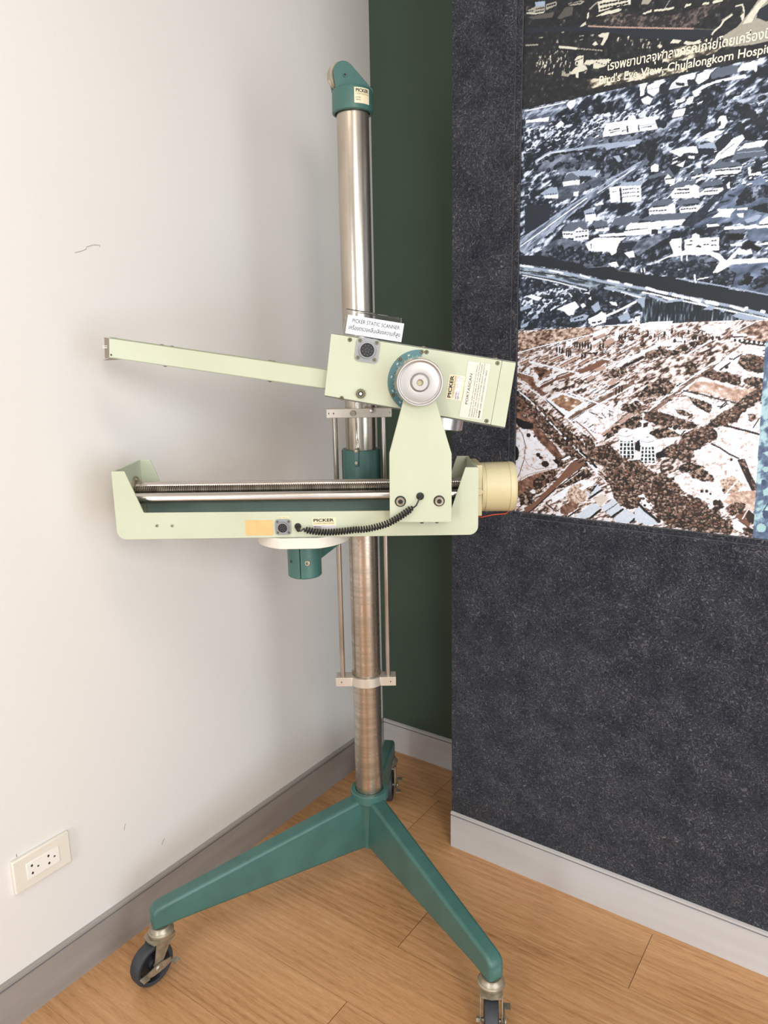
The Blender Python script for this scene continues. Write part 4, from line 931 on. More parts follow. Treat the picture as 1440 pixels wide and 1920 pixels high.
('P','w',0,[514,6603,822,6594,825,6513,528,6551]),('P','h',0,[421,6646,625,6741,784,6739,822,6594,561,6597]),('L','n',16,[550,6620,572,6619]),
('L','n',16,[600,6618,623,6617]),('L','n',16,[651,6615,673,6614]),('L','n',16,[701,6613,723,6612]),('L','n',16,[751,6610,773,6609]),
('P','w',0,[1134,6593,1244,6589,1236,6501,1137,6513]),('P','h',0,[1065,6978,1583,6941,1567,6828,1245,6844]),
('P','n',0,[1233,6875,1482,6840,1314,6746]),('L','w',24,[18,5672,418,5885,926,6178,1412,6439]),
('L','h',27,[16,5778,643,6129,1088,6340,1620,6588,1926,6739,2420,6949]),('L','h',16,[68,5582,649,5943,983,6151]),
('L','w',16,[1623,6509,1930,6661,2326,6851]),('P','w',0,[1851,6576,2037,6580,2498,6592,2463,6513,2487,6245,2103,6274,2060,6299,1895,6300]),
('P','h',0,[2037,6580,2116,6636,2498,6602,2462,6532]),('L','n',39,[2070,6528,2102,6293]),('L','n',18,[2122,6503,2142,6502]),
('L','n',18,[2165,6502,2184,6501]),('L','n',18,[2207,6501,2226,6501]),('L','n',18,[2249,6500,2268,6500]),('L','n',18,[2291,6499,2310,6499]),
('L','n',18,[2333,6498,2352,6498]),('L','n',22,[2397,6486,2420,6488]),('L','n',18,[2126,6435,2145,6435]),('L','n',18,[2168,6435,2187,6434]),
('L','n',18,[2211,6434,2230,6434]),('L','n',18,[2253,6433,2272,6433]),('L','n',18,[2295,6432,2314,6432]),('L','n',18,[2337,6432,2355,6431]),
('L','n',22,[2401,6420,2423,6421]),('L','n',18,[2129,6368,2148,6368]),('L','n',18,[2172,6367,2191,6367]),('L','n',18,[2214,6367,2233,6366]),
('L','n',18,[2256,6366,2275,6366]),('L','n',18,[2298,6365,2317,6365]),('L','n',18,[2340,6365,2359,6365]),('L','n',22,[2404,6353,2427,6354]),
('L','n',16,[1928,6490,1946,6490]),('L','n',16,[1969,6490,1987,6489]),('P','n',0,[96,6461,680,6430,643,6129,415,6020,110,5874]),
('P','w',0,[1392,6124,1607,6129,1612,6010,1407,6013]),('P','h',0,[1356,6208,1527,6257,1607,6129,1392,6124]),('L','n',22,[1424,6152,1443,6152]),
('L','n',22,[1467,6152,1486,6152]),('L','n',22,[1510,6152,1529,6152]),('L','n',22,[1553,6152,1572,6152]),('E','g',0,[1655,6251,1708,6245,1658,6192]),
('P','w',0,[1557,6302,1715,6342,1759,6287,1612,6276]),('P','g',0,[935,5923,1077,6030,1385,6016,1468,5857,1172,5848,948,5871]),
('P','w',0,[925,5873,1161,5849,1177,5716,952,5748]),('P','w',0,[1161,5849,1280,5917,1370,5857,1479,5846,1486,5665,1179,5665]),
('L','n',24,[962,5819,985,5816]),('L','n',24,[1013,5813,1036,5811]),('L','n',24,[1064,5808,1086,5806]),('L','n',24,[1114,5803,1137,5801]),
('L','n',22,[1222,5834,1250,5833]),('L','n',22,[1285,5832,1314,5831]),('L','n',22,[1348,5831,1377,5830]),('L','n',22,[1411,5829,1439,5828]),
('L','n',28,[1215,5734,1245,5734]),('L','n',28,[1281,5735,1311,5735]),('L','n',28,[1347,5736,1377,5736]),('L','n',28,[1413,5737,1442,5737]),
('P','g',0,[1540,5949,1645,5997,1837,5956,1873,5853,1608,5862]),('P','w',0,[1609,5842,1885,5833,1887,5783,1632,5800]),
('L','n',22,[1644,5869,1670,5869]),('L','n',22,[1702,5868,1729,5867]),('L','n',22,[1761,5867,1787,5866]),('L','n',22,[1819,5865,1845,5865]),
('P','g',0,[1924,5887,1982,5998,2166,6026,2531,5993,2437,5870,2278,5829]),
('P','w',0,[1677,5735,2181,5723,2226,5835,2295,5886,2874,5831,2884,5650,2489,5643,1711,5692]),('L','n',22,[2292,5761,2312,5761]),
('L','n',22,[2337,5760,2357,5760]),('L','n',22,[2381,5759,2401,5758]),('L','n',22,[2425,5758,2445,5757]),('L','n',22,[2469,5757,2489,5756]),
('L','n',22,[2513,5756,2533,5755]),('L','n',22,[2557,5755,2577,5754]),('L','n',22,[2601,5754,2620,5753]),('L','n',16,[1951,5767,2282,5752]),
('P','n',0,[2087,5537,2455,5540,2379,5431,2145,5394]),
('P','w',0,[1414,5581,1605,5683,2226,5631,2126,5572,2059,5461,2043,5353,1961,5321,1905,5395,1670,5417,1495,5453]),('L','n',13,[2088,5517,2217,5612]),
('L','n',13,[1534,5570,1537,5489]),('P','w',0,[2199,5349,2382,5372,2409,5252,2307,5242]),('P','w',0,[1894,5177,2061,5203,2108,5100,1960,5111]),
('P','w',0,[3041,5455,3085,5517,3256,5518,3272,5273,3118,5286]),
('P','w',0,[3306,5476,3436,5501,3432,5557,3496,5578,3563,5534,3575,5487,3904,5463,3920,5242,3329,5258]),('L','n',22,[3216,5363,3229,5361]),
('L','n',22,[3416,5447,3424,5446]),('L','n',22,[3435,5445,3443,5444]),('L','n',22,[3349,5388,3366,5386]),('L','n',22,[3387,5384,3404,5382]),
('L','n',22,[3425,5380,3442,5379]),('P','n',0,[3502,5336,3565,5367,3622,5334,3605,5317]),('L','n',22,[3653,5360,3678,5360]),
('L','n',22,[3708,5359,3732,5359]),('L','n',22,[3785,5412,3807,5412]),('L','n',22,[3835,5412,3857,5411]),('L','n',22,[3790,5337,3813,5335]),
('L','n',22,[3840,5332,3863,5330]),
('P','w',0,[2777,5124,3121,5248,3118,5296,3756,5248,3942,5176,4021,5077,4058,5055,4174,5173,4255,5257,4310,5215,4146,5066,4735,5034,4741,4962,4153,4974,3921,4845,3839,4851,3919,4993,3952,5046,3762,5173,3389,5206,3056,5197,2836,5119]),
('L','w',27,[3276,5197,3281,5121]),('L','w',27,[3371,5188,3376,5113]),('P','k',0,[4215,4620,4377,4682,4484,4766,4517,4673,4445,4586,4336,4649]),
('P','k',0,[4551,4561,4749,4648,4770,4601,4639,4537]),
('P','n3',0,[-51,5486,406,5467,782,5372,967,5294,1351,5221,1465,5120,2002,5108,2111,5020,2527,4929,3146,4826,3516,4704,4076,4564,4786,4401,5044,4332,5069,4024,4811,4090,4278,4245,3532,4456,2945,4597,2333,4745,1581,4958,904,5143,316,5263,-48,5335]),
('L','h',22,[3205,4802,3514,4733,3890,4642,4434,4504,4786,4410]),('L','f',16,[2111,5020,2527,4939]),('L','w',32,[3526,4836,3552,4721]),
('L','w',22,[3587,4756,3770,4781]),('L','w',22,[2542,5026,2556,4966]),('L','w',22,[2603,5031,2616,4962]),
('L','h',49,[27,5276,556,5160,1020,5061,1472,4936,1802,4841,2229,4742,2592,4659,3146,4517,3534,4417,4279,4226,4814,4053,5074,3969]),
('L','w',35,[26,5286,317,5231]),('L','w',37,[673,5140,963,5066]),('L','w',35,[1337,4997,1527,4932]),('L','w',43,[1908,4854,2122,4799]),
('L','w',43,[2248,4770,2374,4732]),('L','w',54,[2663,4664,2847,4593,3047,4542]),('L','w',54,[3166,4506,3439,4422]),('L','w',54,[3496,4419,3650,4363]),
('L','w',65,[3772,4347,3959,4299]),('L','w',43,[4188,4249,4416,4164]),('L','w',54,[4440,4200,4458,4199]),('L','w',54,[4706,4131,4741,4121]),
('L','w',27,[2596,4589,2951,4499,3443,4365,3918,4235,4466,4087,4862,3987]),('L','k',26,[2696,4603,3050,4493,3441,4394]),
('L','k',32,[3826,4230,4469,4050,4866,3941]),('L','k',22,[29,5179,557,5096,1023,4999,1474,4884]),('L','h',32,[5,5137,794,4973,1546,4736]),
('L','w',22,[79,5089,796,4910,1481,4698]),('L','n',16,[30,5125,795,4942,1524,4737]),('L','h',43,[1850,4716,2182,4634,2550,4512]),
('L','w',22,[2183,4614,2602,4480]),('L','w',43,[2992,4477,3172,4408]),('L','h',43,[2731,4522,3056,4386,3345,4409]),
('P','w',0,[187,4649,283,4687,524,4608,454,4548,334,4576]),('P','h',0,[33,4429,264,4482,290,4416,47,4362]),
('P','h',0,[53,4053,248,4134,201,4036,55,3997]),('P','h',0,[295,4186,437,4300,464,4190]),
('P','w',0,[849,4356,1042,4431,1244,4494,1339,4374,1251,4315,1231,4232,1118,4216,1023,4305]),('P','w',0,[1359,4415,1425,4453,1483,4387,1407,4350]),
('P','w',0,[1521,4531,1575,4569,1589,4496]),('P','h',0,[1143,4151,1444,4233,1546,4197,1482,4116,1168,4086]),('L','n',32,[1252,4131,1282,4139]),
('L','n',32,[1319,4149,1349,4157]),('L','n',32,[1386,4167,1416,4175]),
('P','w',0,[1537,4135,1721,4210,1805,4268,1916,4201,1901,4057,1643,3984,1552,4050]),('L','n',32,[1626,4053,1680,4060]),
('L','n',32,[1746,4069,1800,4076]),('P','h',0,[1583,4372,1732,4467,1782,4310,1675,4253]),('L','w',43,[1917,4181,2199,4290,2473,4417]),
('P','h',0,[2450,4458,2651,4507,2642,4308,2557,4373]),('P','w',0,[1948,4445,2087,4438,2122,4355,2015,4381]),
('P','n',0,[1899,4099,2153,4150,2139,4007,1904,3995]),('P','h',0,[2132,4151,2338,4223,2385,4119,2200,4046]),
('P','w',0,[2419,4057,2487,4135,2569,4152,2577,3991,2434,3976]),('P','n',0,[2480,4075,2511,4074,2504,4024]),
('P','h',0,[3716,4216,3823,4278,3935,4253,3884,4189]),('P','h',0,[3955,4224,4122,4178,4070,4142]),
('P','h',0,[2553,4453,2653,4467,2622,4289,2568,4352]),('P','w',0,[2536,3992,2778,4033,3195,4026,3141,3950,2984,3935,2538,3952]),
('P','h',0,[4219,4079,4322,4131,4820,3979,4823,3942,4475,3975]),('P','w',0,[1709,3982,2576,4021,2578,3970,1841,3956]),
('P','w',0,[2349,8294,2484,8294,2442,8186,2437,8098,2360,8086]),('P','w',0,[2477,8242,2730,8296,2808,8245,2708,8204,2695,8100,2613,8036,2493,8122]),
('L','h',11,[2480,8179,2700,8170]),('P','n',0,[2699,8188,2809,8227,2875,8065,2725,8059]),
('P','w',0,[2873,8100,2923,8196,3056,8282,3326,8285,3298,8171,3267,8091,3113,8096,2892,8096]),
('P','w',0,[3320,8106,3355,8254,3652,8284,3562,8210,3548,8145,3384,8084]),('L','h',11,[2908,8128,3273,8142]),
('P','n',0,[2978,8202,3137,8152,3149,8097,3000,8145]),('P','n',0,[3179,8195,3306,8186,3386,8067,3203,8104]),
('P','w',0,[3283,7984,3458,8052,3692,8090,4143,8089,4165,8026,3842,8042,3651,8047,3409,7976,3326,7889]),
('P','n',0,[3732,8014,3780,8072,3843,8034,3796,7967]),('P','w',0,[4010,8192,4080,8259,4278,8274,4272,8136,4038,8152]),
('L','w',43,[4281,8232,4299,8114]),('P','g',0,[3679,8279,3910,8279,4016,8224,4006,8126,3594,8127,3571,8200]),
('P','w',0,[2996,7900,3171,7901,3165,7850,3018,7843]),('P','w',0,[3170,7779,3200,7878,3324,7906,3295,7808]),
('P','w',0,[2382,8036,2496,8068,2596,8004,2543,7915,2425,7956]),('P','w',0,[2948,7626,2997,7732,3190,7740,3161,7622,2977,7612]),
('P','n',0,[3179,7637,3209,7737,3284,7696,3252,7623]),('P','w',0,[3738,7431,3778,7492,3874,7484,3907,7383,3853,7289,3775,7286]),
('E','n',0,[3778,7372,3800,7368,3781,7328]),('E','n',0,[4103,7280,4155,7271,4108,7211]),('E','n',0,[4429,7290,4546,7269,4434,7239]),
('E','n',0,[4277,7435,4361,7420,4282,7367]),('E','n',0,[4503,7394,4570,7382,4507,7351]),
('P','w',0,[3444,7185,3618,7261,3865,7253,3833,7206,3712,7175,3702,7072,3592,7125,3642,7169]),
('P','n',0,[3720,7069,3852,7186,3991,7179,4034,7069,3923,6931,3776,6902]),('P','h',0,[3451,7077,3701,7089,3762,6974,3455,7024]),
('P','w',0,[2926,7054,3176,7086,3416,7065,3452,6935,3331,6972,3202,6975,3149,6929,3053,6980]),('P','n',0,[3437,7027,3690,6986,3698,6879,3462,6916]),
('P','w',0,[3279,6927,3400,6899,3393,6855,3291,6880]),('P','w',0,[3083,6794,3238,6852,3198,6741]),
('P','w',0,[2622,6845,2697,6880,2767,6842,2773,6730,2637,6750]),
('P','w',0,[3777,6884,3902,6969,3999,7075,4082,7112,4165,7133,4205,7057,4079,6923,4052,6824,3828,6789,3710,6701,3585,6693,3739,6802]),
('L','g',11,[3823,6860,4039,6999]),('P','g',0,[4080,6906,4181,6924,4504,6872,4582,6724,4023,6741]),
('P','w',0,[4083,6871,4212,6971,4454,6982,4578,6978,4519,6886,4200,6895]),('L','h',11,[4102,6842,4542,6815]),
('P','g',0,[3585,6702,3831,6744,4148,6687,4204,6627,3750,6642]),('P','w',0,[3715,6629,4205,6609,4176,6535,4078,6471,3706,6497,3667,6547]),
('L','n',26,[3764,6605,3786,6603]),('L','n',26,[3812,6601,3833,6599]),('L','n',26,[3859,6597,3880,6595]),('L','n',26,[3906,6593,3927,6591]),
('L','n',26,[3953,6589,3974,6587]),('L','n',26,[4000,6585,4021,6583]),('L','n',26,[4046,6581,4067,6579]),('L','n',26,[4093,6577,4114,6576]),
('L','n',26,[4139,6573,4160,6572]),('L','n',28,[3776,6514,4111,6492]),('P','g',0,[3356,6592,3459,6693,3533,6674,3556,6599]),
('P','w',0,[3358,6555,3557,6581,3559,6545,3360,6519]),('L','w',27,[3400,6477,3599,6494]),
('P','w',0,[4292,6579,4342,6589,4352,6466,4502,6479,4523,6425,4320,6436]),('P','g',0,[2825,6667,2952,6777,3056,6616]),
('P','w',0,[2886,6603,2940,6669,3020,6585,3077,6586,3065,6468,2911,6508]),('L','n',16,[2907,6582,3059,6579]),
('P','g',0,[2553,6669,2822,6723,2883,6659,2615,6623]),('P','w',0,[3000,6302,3088,6410,3369,6391,3421,6429,3498,6382,3520,6180,3042,6232]),
('P','g',0,[2955,6409,3138,6504,3454,6487,3439,6435,3107,6408]),('L','n',28,[3128,6368,3144,6367]),('L','n',28,[3164,6365,3180,6364]),
('L','n',28,[3200,6362,3216,6360]),('L','n',28,[3236,6359,3252,6357]),('L','n',28,[3272,6355,3288,6354]),('L','n',28,[3308,6352,3324,6351]),
('L','n',22,[3087,6310,3108,6308]),('L','n',22,[3134,6307,3155,6305]),('L','n',22,[3181,6304,3202,6302]),('L','n',22,[3228,6301,3249,6299]),
('L','n',22,[3275,6298,3296,6296]),('L','n',22,[3322,6294,3343,6293]),('L','w',16,[2946,6244,3054,6341]),
('P','w',0,[3558,6293,3915,6308,3918,6263,3834,6203,3581,6218]),('P','g',0,[3499,6355,3567,6436,3870,6447,3911,6362]),
('L','n',28,[3620,6340,3639,6340]),('L','n',28,[3662,6341,3681,6341]),('L','n',28,[3704,6341,3723,6341]),('L','n',28,[3745,6341,3764,6341]),
('L','n',28,[3787,6342,3806,6342]),('L','n',28,[3828,6342,3847,6342]),('L','n',22,[3605,6278,3623,6277]),('L','n',22,[3644,6276,3662,6275]),
('L','n',22,[3684,6274,3701,6273]),('L','n',22,[3723,6272,3740,6271]),('L','n',22,[3762,6270,3779,6269]),('L','n',22,[3800,6268,3818,6267]),
('P','w',0,[3965,6346,4014,6392,4032,6266,3988,6272]),('P','w',0,[2615,6078,2681,6127,2973,6101,3009,6153,3106,6113,3126,5934,2650,5979]),
('P','g',0,[2613,6116,2734,6233,3023,6234,3065,6155,2954,6103]),('L','n',28,[2713,6124,2734,6123]),('L','n',28,[2760,6122,2781,6121]),
('L','n',28,[2806,6120,2827,6119]),('L','n',28,[2853,6118,2874,6118]),('L','n',28,[2900,6117,2920,6116]),('L','n',22,[2659,6055,2683,6054]),
('L','n',22,[2712,6052,2735,6051]),('L','n',22,[2764,6049,2787,6047]),('L','n',22,[2816,6046,2839,6044]),('L','n',22,[2868,6043,2891,6041]),
('L','n',22,[2919,6040,2943,6038]),('L','n',32,[2473,5962,2626,6058]),('P','w',0,[3186,6047,3574,6055,3541,6005,3490,5947,3200,5962]),
('P','g',0,[3103,6169,3418,6202,3532,6133,3536,6078,3183,6085]),('L','n',28,[3251,6087,3272,6086]),('L','n',28,[3298,6086,3319,6085]),
('L','n',28,[3344,6085,3365,6084]),('L','n',28,[3391,6083,3412,6083]),('L','n',28,[3437,6082,3458,6082]),('L','n',28,[3483,6081,3504,6081]),
('L','n',22,[3218,6017,3239,6017]),('L','n',22,[3265,6016,3286,6016]),('L','n',22,[3312,6015,3333,6015]),('L','n',22,[3358,6014,3379,6014]),
('L','n',22,[3405,6013,3425,6013]),('L','n',22,[3451,6012,3472,6012]),('P','g',0,[2475,5914,2689,5994,3435,5944,3292,5841,2774,5871]),
('P','w',0,[2478,5865,3311,5839,3223,5746,2781,5756,2484,5750]),('P','n',0,[2704,5726,2822,5714,2817,5638,2699,5631]),
('L','h',32,[2843,5693,3227,5690]),('L','n',27,[3519,5778,3715,5857,3848,5878]),('L','n',27,[3666,5899,3843,5950]),('L','n',27,[3880,6054,4020,6072]),
('L','n',32,[4013,6162,4103,6133]),('P','w',0,[3753,5816,3874,5893,3834,5951,4153,5922,4089,5850,4059,5781,3915,5807]),
('P','w',0,[4162,5921,4343,5926,4346,5881,4173,5893]),('P','w',0,[4169,5831,4290,5826,4279,5747,4198,5783]),
('P','h',0,[4307,5718,4507,5783,4576,5758,4515,5677,4346,5660]),('L','w',54,[4001,5608,4351,5588,4734,5565]),
('P','w',0,[3680,5706,3861,5695,3908,5654,3692,5659]),('P','w',0,[4551,5655,4718,5759,4731,5600,4555,5602]),('L','n',22,[4562,5601,4576,5601]),
('L','n',22,[4593,5600,4607,5599]),('L','n',22,[4623,5598,4637,5597]),('L','n',22,[4654,5597,4667,5596]),('L','n',22,[4684,5595,4697,5594]),
('P','g',0,[4056,5575,4336,5563,4323,5502,4078,5509]),('P','k',0,[4062,5493,4342,5482,4298,5379,4086,5399]),
('P','w',0,[4092,5326,4302,5333,4288,5281,4112,5297]),('P','w',0,[4529,5285,4755,5307,4759,5254,4547,5265]),
('P','w',0,[4225,5187,4310,5224,4382,5191,4448,5221,4481,5128,4247,5130]),
('P','k',0,[4336,5330,4411,5368,4549,5247,4636,5221,4557,5139,4448,5221,4310,5215]),
('N','sep',0,[-526,3949,43,3953,1510,3978,2578,3980,3562,3992,4820,3989,5320,3986,5738,-818,-440,-1864]),
('X','shouse',330,[17,3450,1515,3852,3085,3902,3867,3634,2638,2843,1586,2071,869,2608,25,3054]),
('X','shouse',60,[2503,2422,2627,3050,3867,3634,4324,3622,3627,2999,3065,2538]),
('X','stree',90,[2481,2842,3029,3151,3611,3247,3719,3049,3065,2538,2556,2423]),('X','stree',60,[1513,3905,4032,3917,3967,3535,1748,3582]),
('N','septan',0,[-43,3912,826,3949,1511,3968,1734,3897,1407,3760,835,3667,117,3415,-59,3463]),('L','w',22,[-9,3485,599,3629,1294,3763,1952,3890]),
('L','d',13,[17,3439,625,3562,1182,3702]),('P','w',0,[1628,3817,1734,3897,1950,3932,1911,3829,1719,3751]),
('P','t',0,[1685,3773,1889,3851,1913,3787,1719,3730]),('L','r',13,[1720,3720,1923,3808]),('P','w',0,[2082,3865,2164,3914,2193,3759,2110,3720]),
('L','d',32,[2186,3741,2210,3745]),('L','d',32,[2238,3750,2262,3754]),('L','d',32,[2291,3758,2314,3762]),('L','d',32,[2343,3767,2366,3771]),
('P','w',0,[1090,3704,1228,3700,1208,3615,1071,3597]),('P','t',0,[1296,3699,1518,3778,1652,3774,1410,3675]),
('P','w',0,[1612,3670,1806,3749,1830,3706,1637,3585]),('P','t',0,[1636,3606,1831,3685,1812,3623,1660,3563]),
('P','t',0,[1901,3579,1854,3664,2023,3743,2112,3678,1966,3578]),('L','r',22,[1911,3563,1929,3572]),('L','r',22,[1950,3583,1967,3592]),
('L','r',22,[1988,3603,2005,3612]),('L','r',22,[2025,3623,2042,3632]),('L','r',22,[2063,3643,2080,3652]),('E','d',0,[1276,3635,1295,3635,1278,3565]),
('E','d',0,[1321,3634,1341,3634,1324,3564]),('E','d',0,[1379,3611,1398,3611,1381,3542]),('E','d',0,[1435,3621,1454,3620,1437,3551]),
('E','d',0,[1491,3620,1510,3619,1494,3550]),('E','d',0,[1559,3597,1578,3596,1562,3528]),('E','d',0,[1615,3574,1634,3574,1618,3505]),
('E','d',0,[1803,3581,1821,3581,1806,3513]),('E','d',0,[1867,3601,1886,3600,1870,3532]),('E','d',0,[886,3535,906,3535,889,3464]),
('E','d',0,[945,3534,965,3534,947,3463]),('E','d',0,[1004,3511,1024,3511,1006,3441]),('E','d',0,[1098,3466,1118,3466,1101,3396]),
('E','d',0,[1145,3444,1165,3444,1148,3373]),('E','d',0,[1191,3465,1210,3464,1193,3394]),('E','d',0,[1432,3397,1451,3396,1435,3327]),
('E','d',0,[1499,3406,1518,3406,1502,3337]),('E','d',0,[2183,3738,2201,3738,2187,3671]),('E','d',0,[2235,3757,2253,3757,2239,3690]),
('E','d',0,[2298,3766,2316,3765,2302,3699]),('N','septrees',0,[1236,3486,1360,3505,1642,3457,1773,3497,1734,3392,1532,3438,1306,3441]),
('P','t',0,[728,3318,1029,3446,1043,3400,753,3256]),('L','r',14,[728,3296,1030,3424]),('L','d',19,[766,3262,788,3272]),
('L','d',19,[814,3285,836,3295]),('L','d',19,[863,3308,885,3318]),('L','d',19,[911,3330,933,3341]),('L','d',19,[959,3353,981,3363]),
('L','d',19,[1007,3375,1029,3386]),('L','w',16,[727,3329,1029,3457]),('P','t',0,[955,3228,1307,3398,1321,3340,981,3149]),
('L','r',14,[956,3206,1308,3377]),('L','d',19,[995,3157,1021,3171]),('L','d',19,[1053,3187,1078,3201]),('L','d',19,[1110,3218,1135,3231]),
('L','d',19,[1167,3248,1192,3262]),('L','d',19,[1223,3278,1248,3291]),('L','d',19,[1279,3308,1305,3321]),('L','w',16,[955,3239,1307,3409]),
('P','t',0,[1380,3268,1579,3373,1593,3315,1406,3190]),('L','r',14,[1381,3247,1580,3352]),('L','d',19,[1414,3195,1428,3204]),
('L','d',19,[1445,3215,1459,3223]),('L','d',19,[1477,3234,1491,3243]),('L','d',19,[1508,3253,1522,3262]),('L','d',19,[1539,3272,1553,3281]),
('L','d',19,[1570,3291,1584,3300]),('L','w',16,[1380,3279,1579,3384]),('P','t',0,[545,3409,700,3451,713,3398,572,3338]),
('L','r',14,[546,3387,701,3429]),('L','d',19,[577,3340,588,3344]),('L','d',19,[601,3349,612,3352]),('L','d',19,[625,3357,636,3361]),
('L','d',19,[649,3366,659,3370]),('L','d',19,[672,3374,683,3378]),('L','d',19,[696,3383,707,3387]),('L','w',16,[545,3420,700,3462]),
('P','t',0,[45,3281,267,3368,280,3314,72,3208]),('L','r',14,[46,3258,267,3346]),('L','d',19,[81,3212,96,3220]),('L','d',19,[116,3228,131,3236]),
('L','d',19,[151,3245,166,3252]),('L','d',19,[185,3261,201,3268]),('L','d',19,[220,3277,236,3284]),('L','d',19,[255,3293,270,3301]),
('L','w',16,[45,3292,266,3379]),('L','w',32,[268,3301,671,3208,1088,3107,1413,3020]),
('P','w',0,[809,2986,855,3053,1064,3118,1112,3085,904,2998,835,2920]),('P','r',0,[903,3009,1135,3085,1320,3052,1093,2943,859,2920]),
('L','w',14,[928,2975,1182,3063]),('P','w',0,[452,2828,523,2896,762,2986,786,2953,597,2874,527,2761,466,2772]),
('P','r',0,[549,2829,787,2942,906,2920,696,2785,553,2717]),('L','w',13,[550,2807,811,2920]),('L','d',15,[551,2762,906,2920]),
('N','seprd',0,[369,3188,515,3187,782,3097,807,3053,641,3009,474,2919,411,3008]),('P','w',0,[198,3144,271,3189,299,3054,225,3031]),
('P','w',0,[373,3031,421,3076,497,2986,474,2919,400,2941]),('P','d',0,[471,3031,615,3075,640,3053,521,2964]),
('N','seprd',0,[-25,3054,374,2986,428,2806,676,2628,581,2582,255,2827,-24,2986]),
('P','r',0,[1296,3096,1542,3181,1868,3327,2000,3304,1766,3158,1457,3052]),('L','w',15,[1340,3139,1846,3348,2065,3304]),
('L','w',27,[1439,2922,1660,3030,1984,3178,2401,3383]),('P','t',0,[1531,2901,1595,2987,1728,3009,1687,2923,1600,2858]),
('L','d',22,[1555,2857,1731,2944]),('P','t',0,[1711,3137,1917,3221,1942,3136,1747,3073]),
('P','t',0,[2000,2817,1977,2860,2103,2945,2189,2946,2109,2818]),('L','d',26,[2004,2743,2215,2861]),
('N','septrees',0,[1991,3030,2073,3136,2202,3135,2251,3009,2103,2945,2015,2966]),('N','septrees',0,[2221,3177,2325,3218,2376,3051,2250,3030]),
('L','w',65,[2177,3198,2405,3321,2658,3440,2885,3558,3099,3653]),('L','d',54,[2306,3187,2511,3278,2673,3359]),('L','d',15,[2222,3156,2661,3379]),
('N','septrees',0,[2690,3420,2789,3479,3008,3515,3365,3468,3312,3390,3016,3374,2799,3296,2714,3358]),
('N','seproad',0,[1144,2134,1463,2310,1793,2514,2220,2756,2630,2988,2948,3172,3031,3121,2635,2905,2225,2650,1797,2427,1297,2116,1170,2067]),
('L','w',22,[1097,2155,1572,2433,2217,2819,2342,2883]),('L','w',32,[1217,2058,1578,2291,2173,2617,2636,2885,3030,3131,3504,3407,3867,3634]),
('L','w',26,[-23,2940,257,2759,631,2515,1121,2144,1480,1867,1834,1550,1950,1468]),('L','w',16,[25,3077,374,2986]),
('N','septrees',0,[-44,2733,260,2599,637,2288,1005,2050,1428,1708,1822,1304,1717,1095,1390,1163,1024,1483,525,1918,45,2133]),
('L','w',32,[8,2688,263,2508,515,2285,828,1976,1014,1802,1319,1522,1556,1400]),
('N','seprd',0,[-41,2595,202,2415,396,2144,525,1918,902,1533,1152,1238,1135,1030,912,1223,457,1707,326,1934,-31,2084]),
('P','k',0,[-31,2107,148,2043,400,1983,403,1867,203,1836,24,1922]),('P','w',0,[679,2515,1033,2655,1127,2634,1571,2466,1180,2124,1096,2166,729,2471]),
('N','sepgarden',0,[800,2495,1046,2611,1502,2476,1187,2258,923,2385]),('P','d',0,[729,2471,1120,2167,1073,2143,680,2482]),
('L','w',32,[1173,2657,1819,2439]),('N','houses2',0,[700,2651,1095,2899,1439,2922,1784,2730,1681,2534,1218,2702]),
('P','w',0,[1287,2713,1410,2780,1457,2759,1334,2681]),('L','d',15,[1334,2681,1446,2748]),('P','w',0,[1607,2695,1727,2762,1772,2740,1653,2663]),
('L','d',15,[1653,2663,1762,2730]),('P','w',0,[1697,2675,1817,2741,1862,2720,1743,2643]),('L','d',15,[1743,2643,1851,2709]),
('P','w',0,[1809,2655,1928,2721,1973,2700,1855,2623]),('L','d',15,[1855,2623,1962,2689]),('P','w',0,[1445,2759,1567,2825,1613,2804,1492,2727]),
('L','d',15,[1492,2727,1603,2793]),('E','d',0,[2169,2691,2187,2692,2173,2617]),('E','d',0,[2232,2724,2250,2724,2236,2650]),
('E','d',0,[2285,2746,2303,2746,2288,2672]),('N','sepwhite',0,[1287,2083,1555,2290,1908,2430,2326,2332,2292,2160,1934,1842,1854,1618,1594,1872]),
('L','d',22,[1681,2246,1702,2240]),('L','d',22,[1727,2233,1747,2227]),('L','d',22,[1772,2220,1793,2214]),('L','d',22,[1838,2164,1852,2160]),
('L','d',22,[1868,2154,1882,2150]),('L','d',22,[1898,2144,1912,2140]),('L','d',16,[2046,2303,2135,2274]),('L','d',16,[2027,2238,2127,2198]),
('L','d',16,[2057,2304,2063,2174]),('L','d',19,[1901,2247,1915,2231]),('L','d',19,[1932,2212,1946,2196]),('L','d',19,[1963,2177,1977,2161]),
('L','d',17,[1632,2267,1648,2262]),('L','d',17,[1667,2255,1682,2250]),('L','d',17,[1701,2244,1716,2238]),('L','d',17,[1735,2232,1751,2226]),
('L','d',17,[1769,2220,1785,2215]),('L','d',17,[1803,2208,1819,2203]),('L','d',19,[1520,2024,1586,2071]),('L','d',19,[1637,1940,1725,2010]),
('L','d',17,[1673,1892,1694,1883]),('L','d',17,[1719,1872,1740,1862]),('L','d',17,[1765,1851,1786,1842]),('L','r',24,[1357,2063,1593,1894,1806,1682]),
('L','d',15,[1263,2082,1533,2268]),('P','t',0,[1890,1818,2210,2050,2234,2018,1959,1778]),('L','d',32,[1959,1778,2235,1986]),
('P','t',0,[2252,2094,2479,2273,2544,2232,2298,2031]),('L','d',32,[2299,2010,2547,2190]),
('N','septrees',0,[2284,2310,2321,2439,2617,2445,2728,2322,2673,2194,2458,2272]),('P','w',0,[2183,2393,2232,2501,2297,2502,2301,2417]),
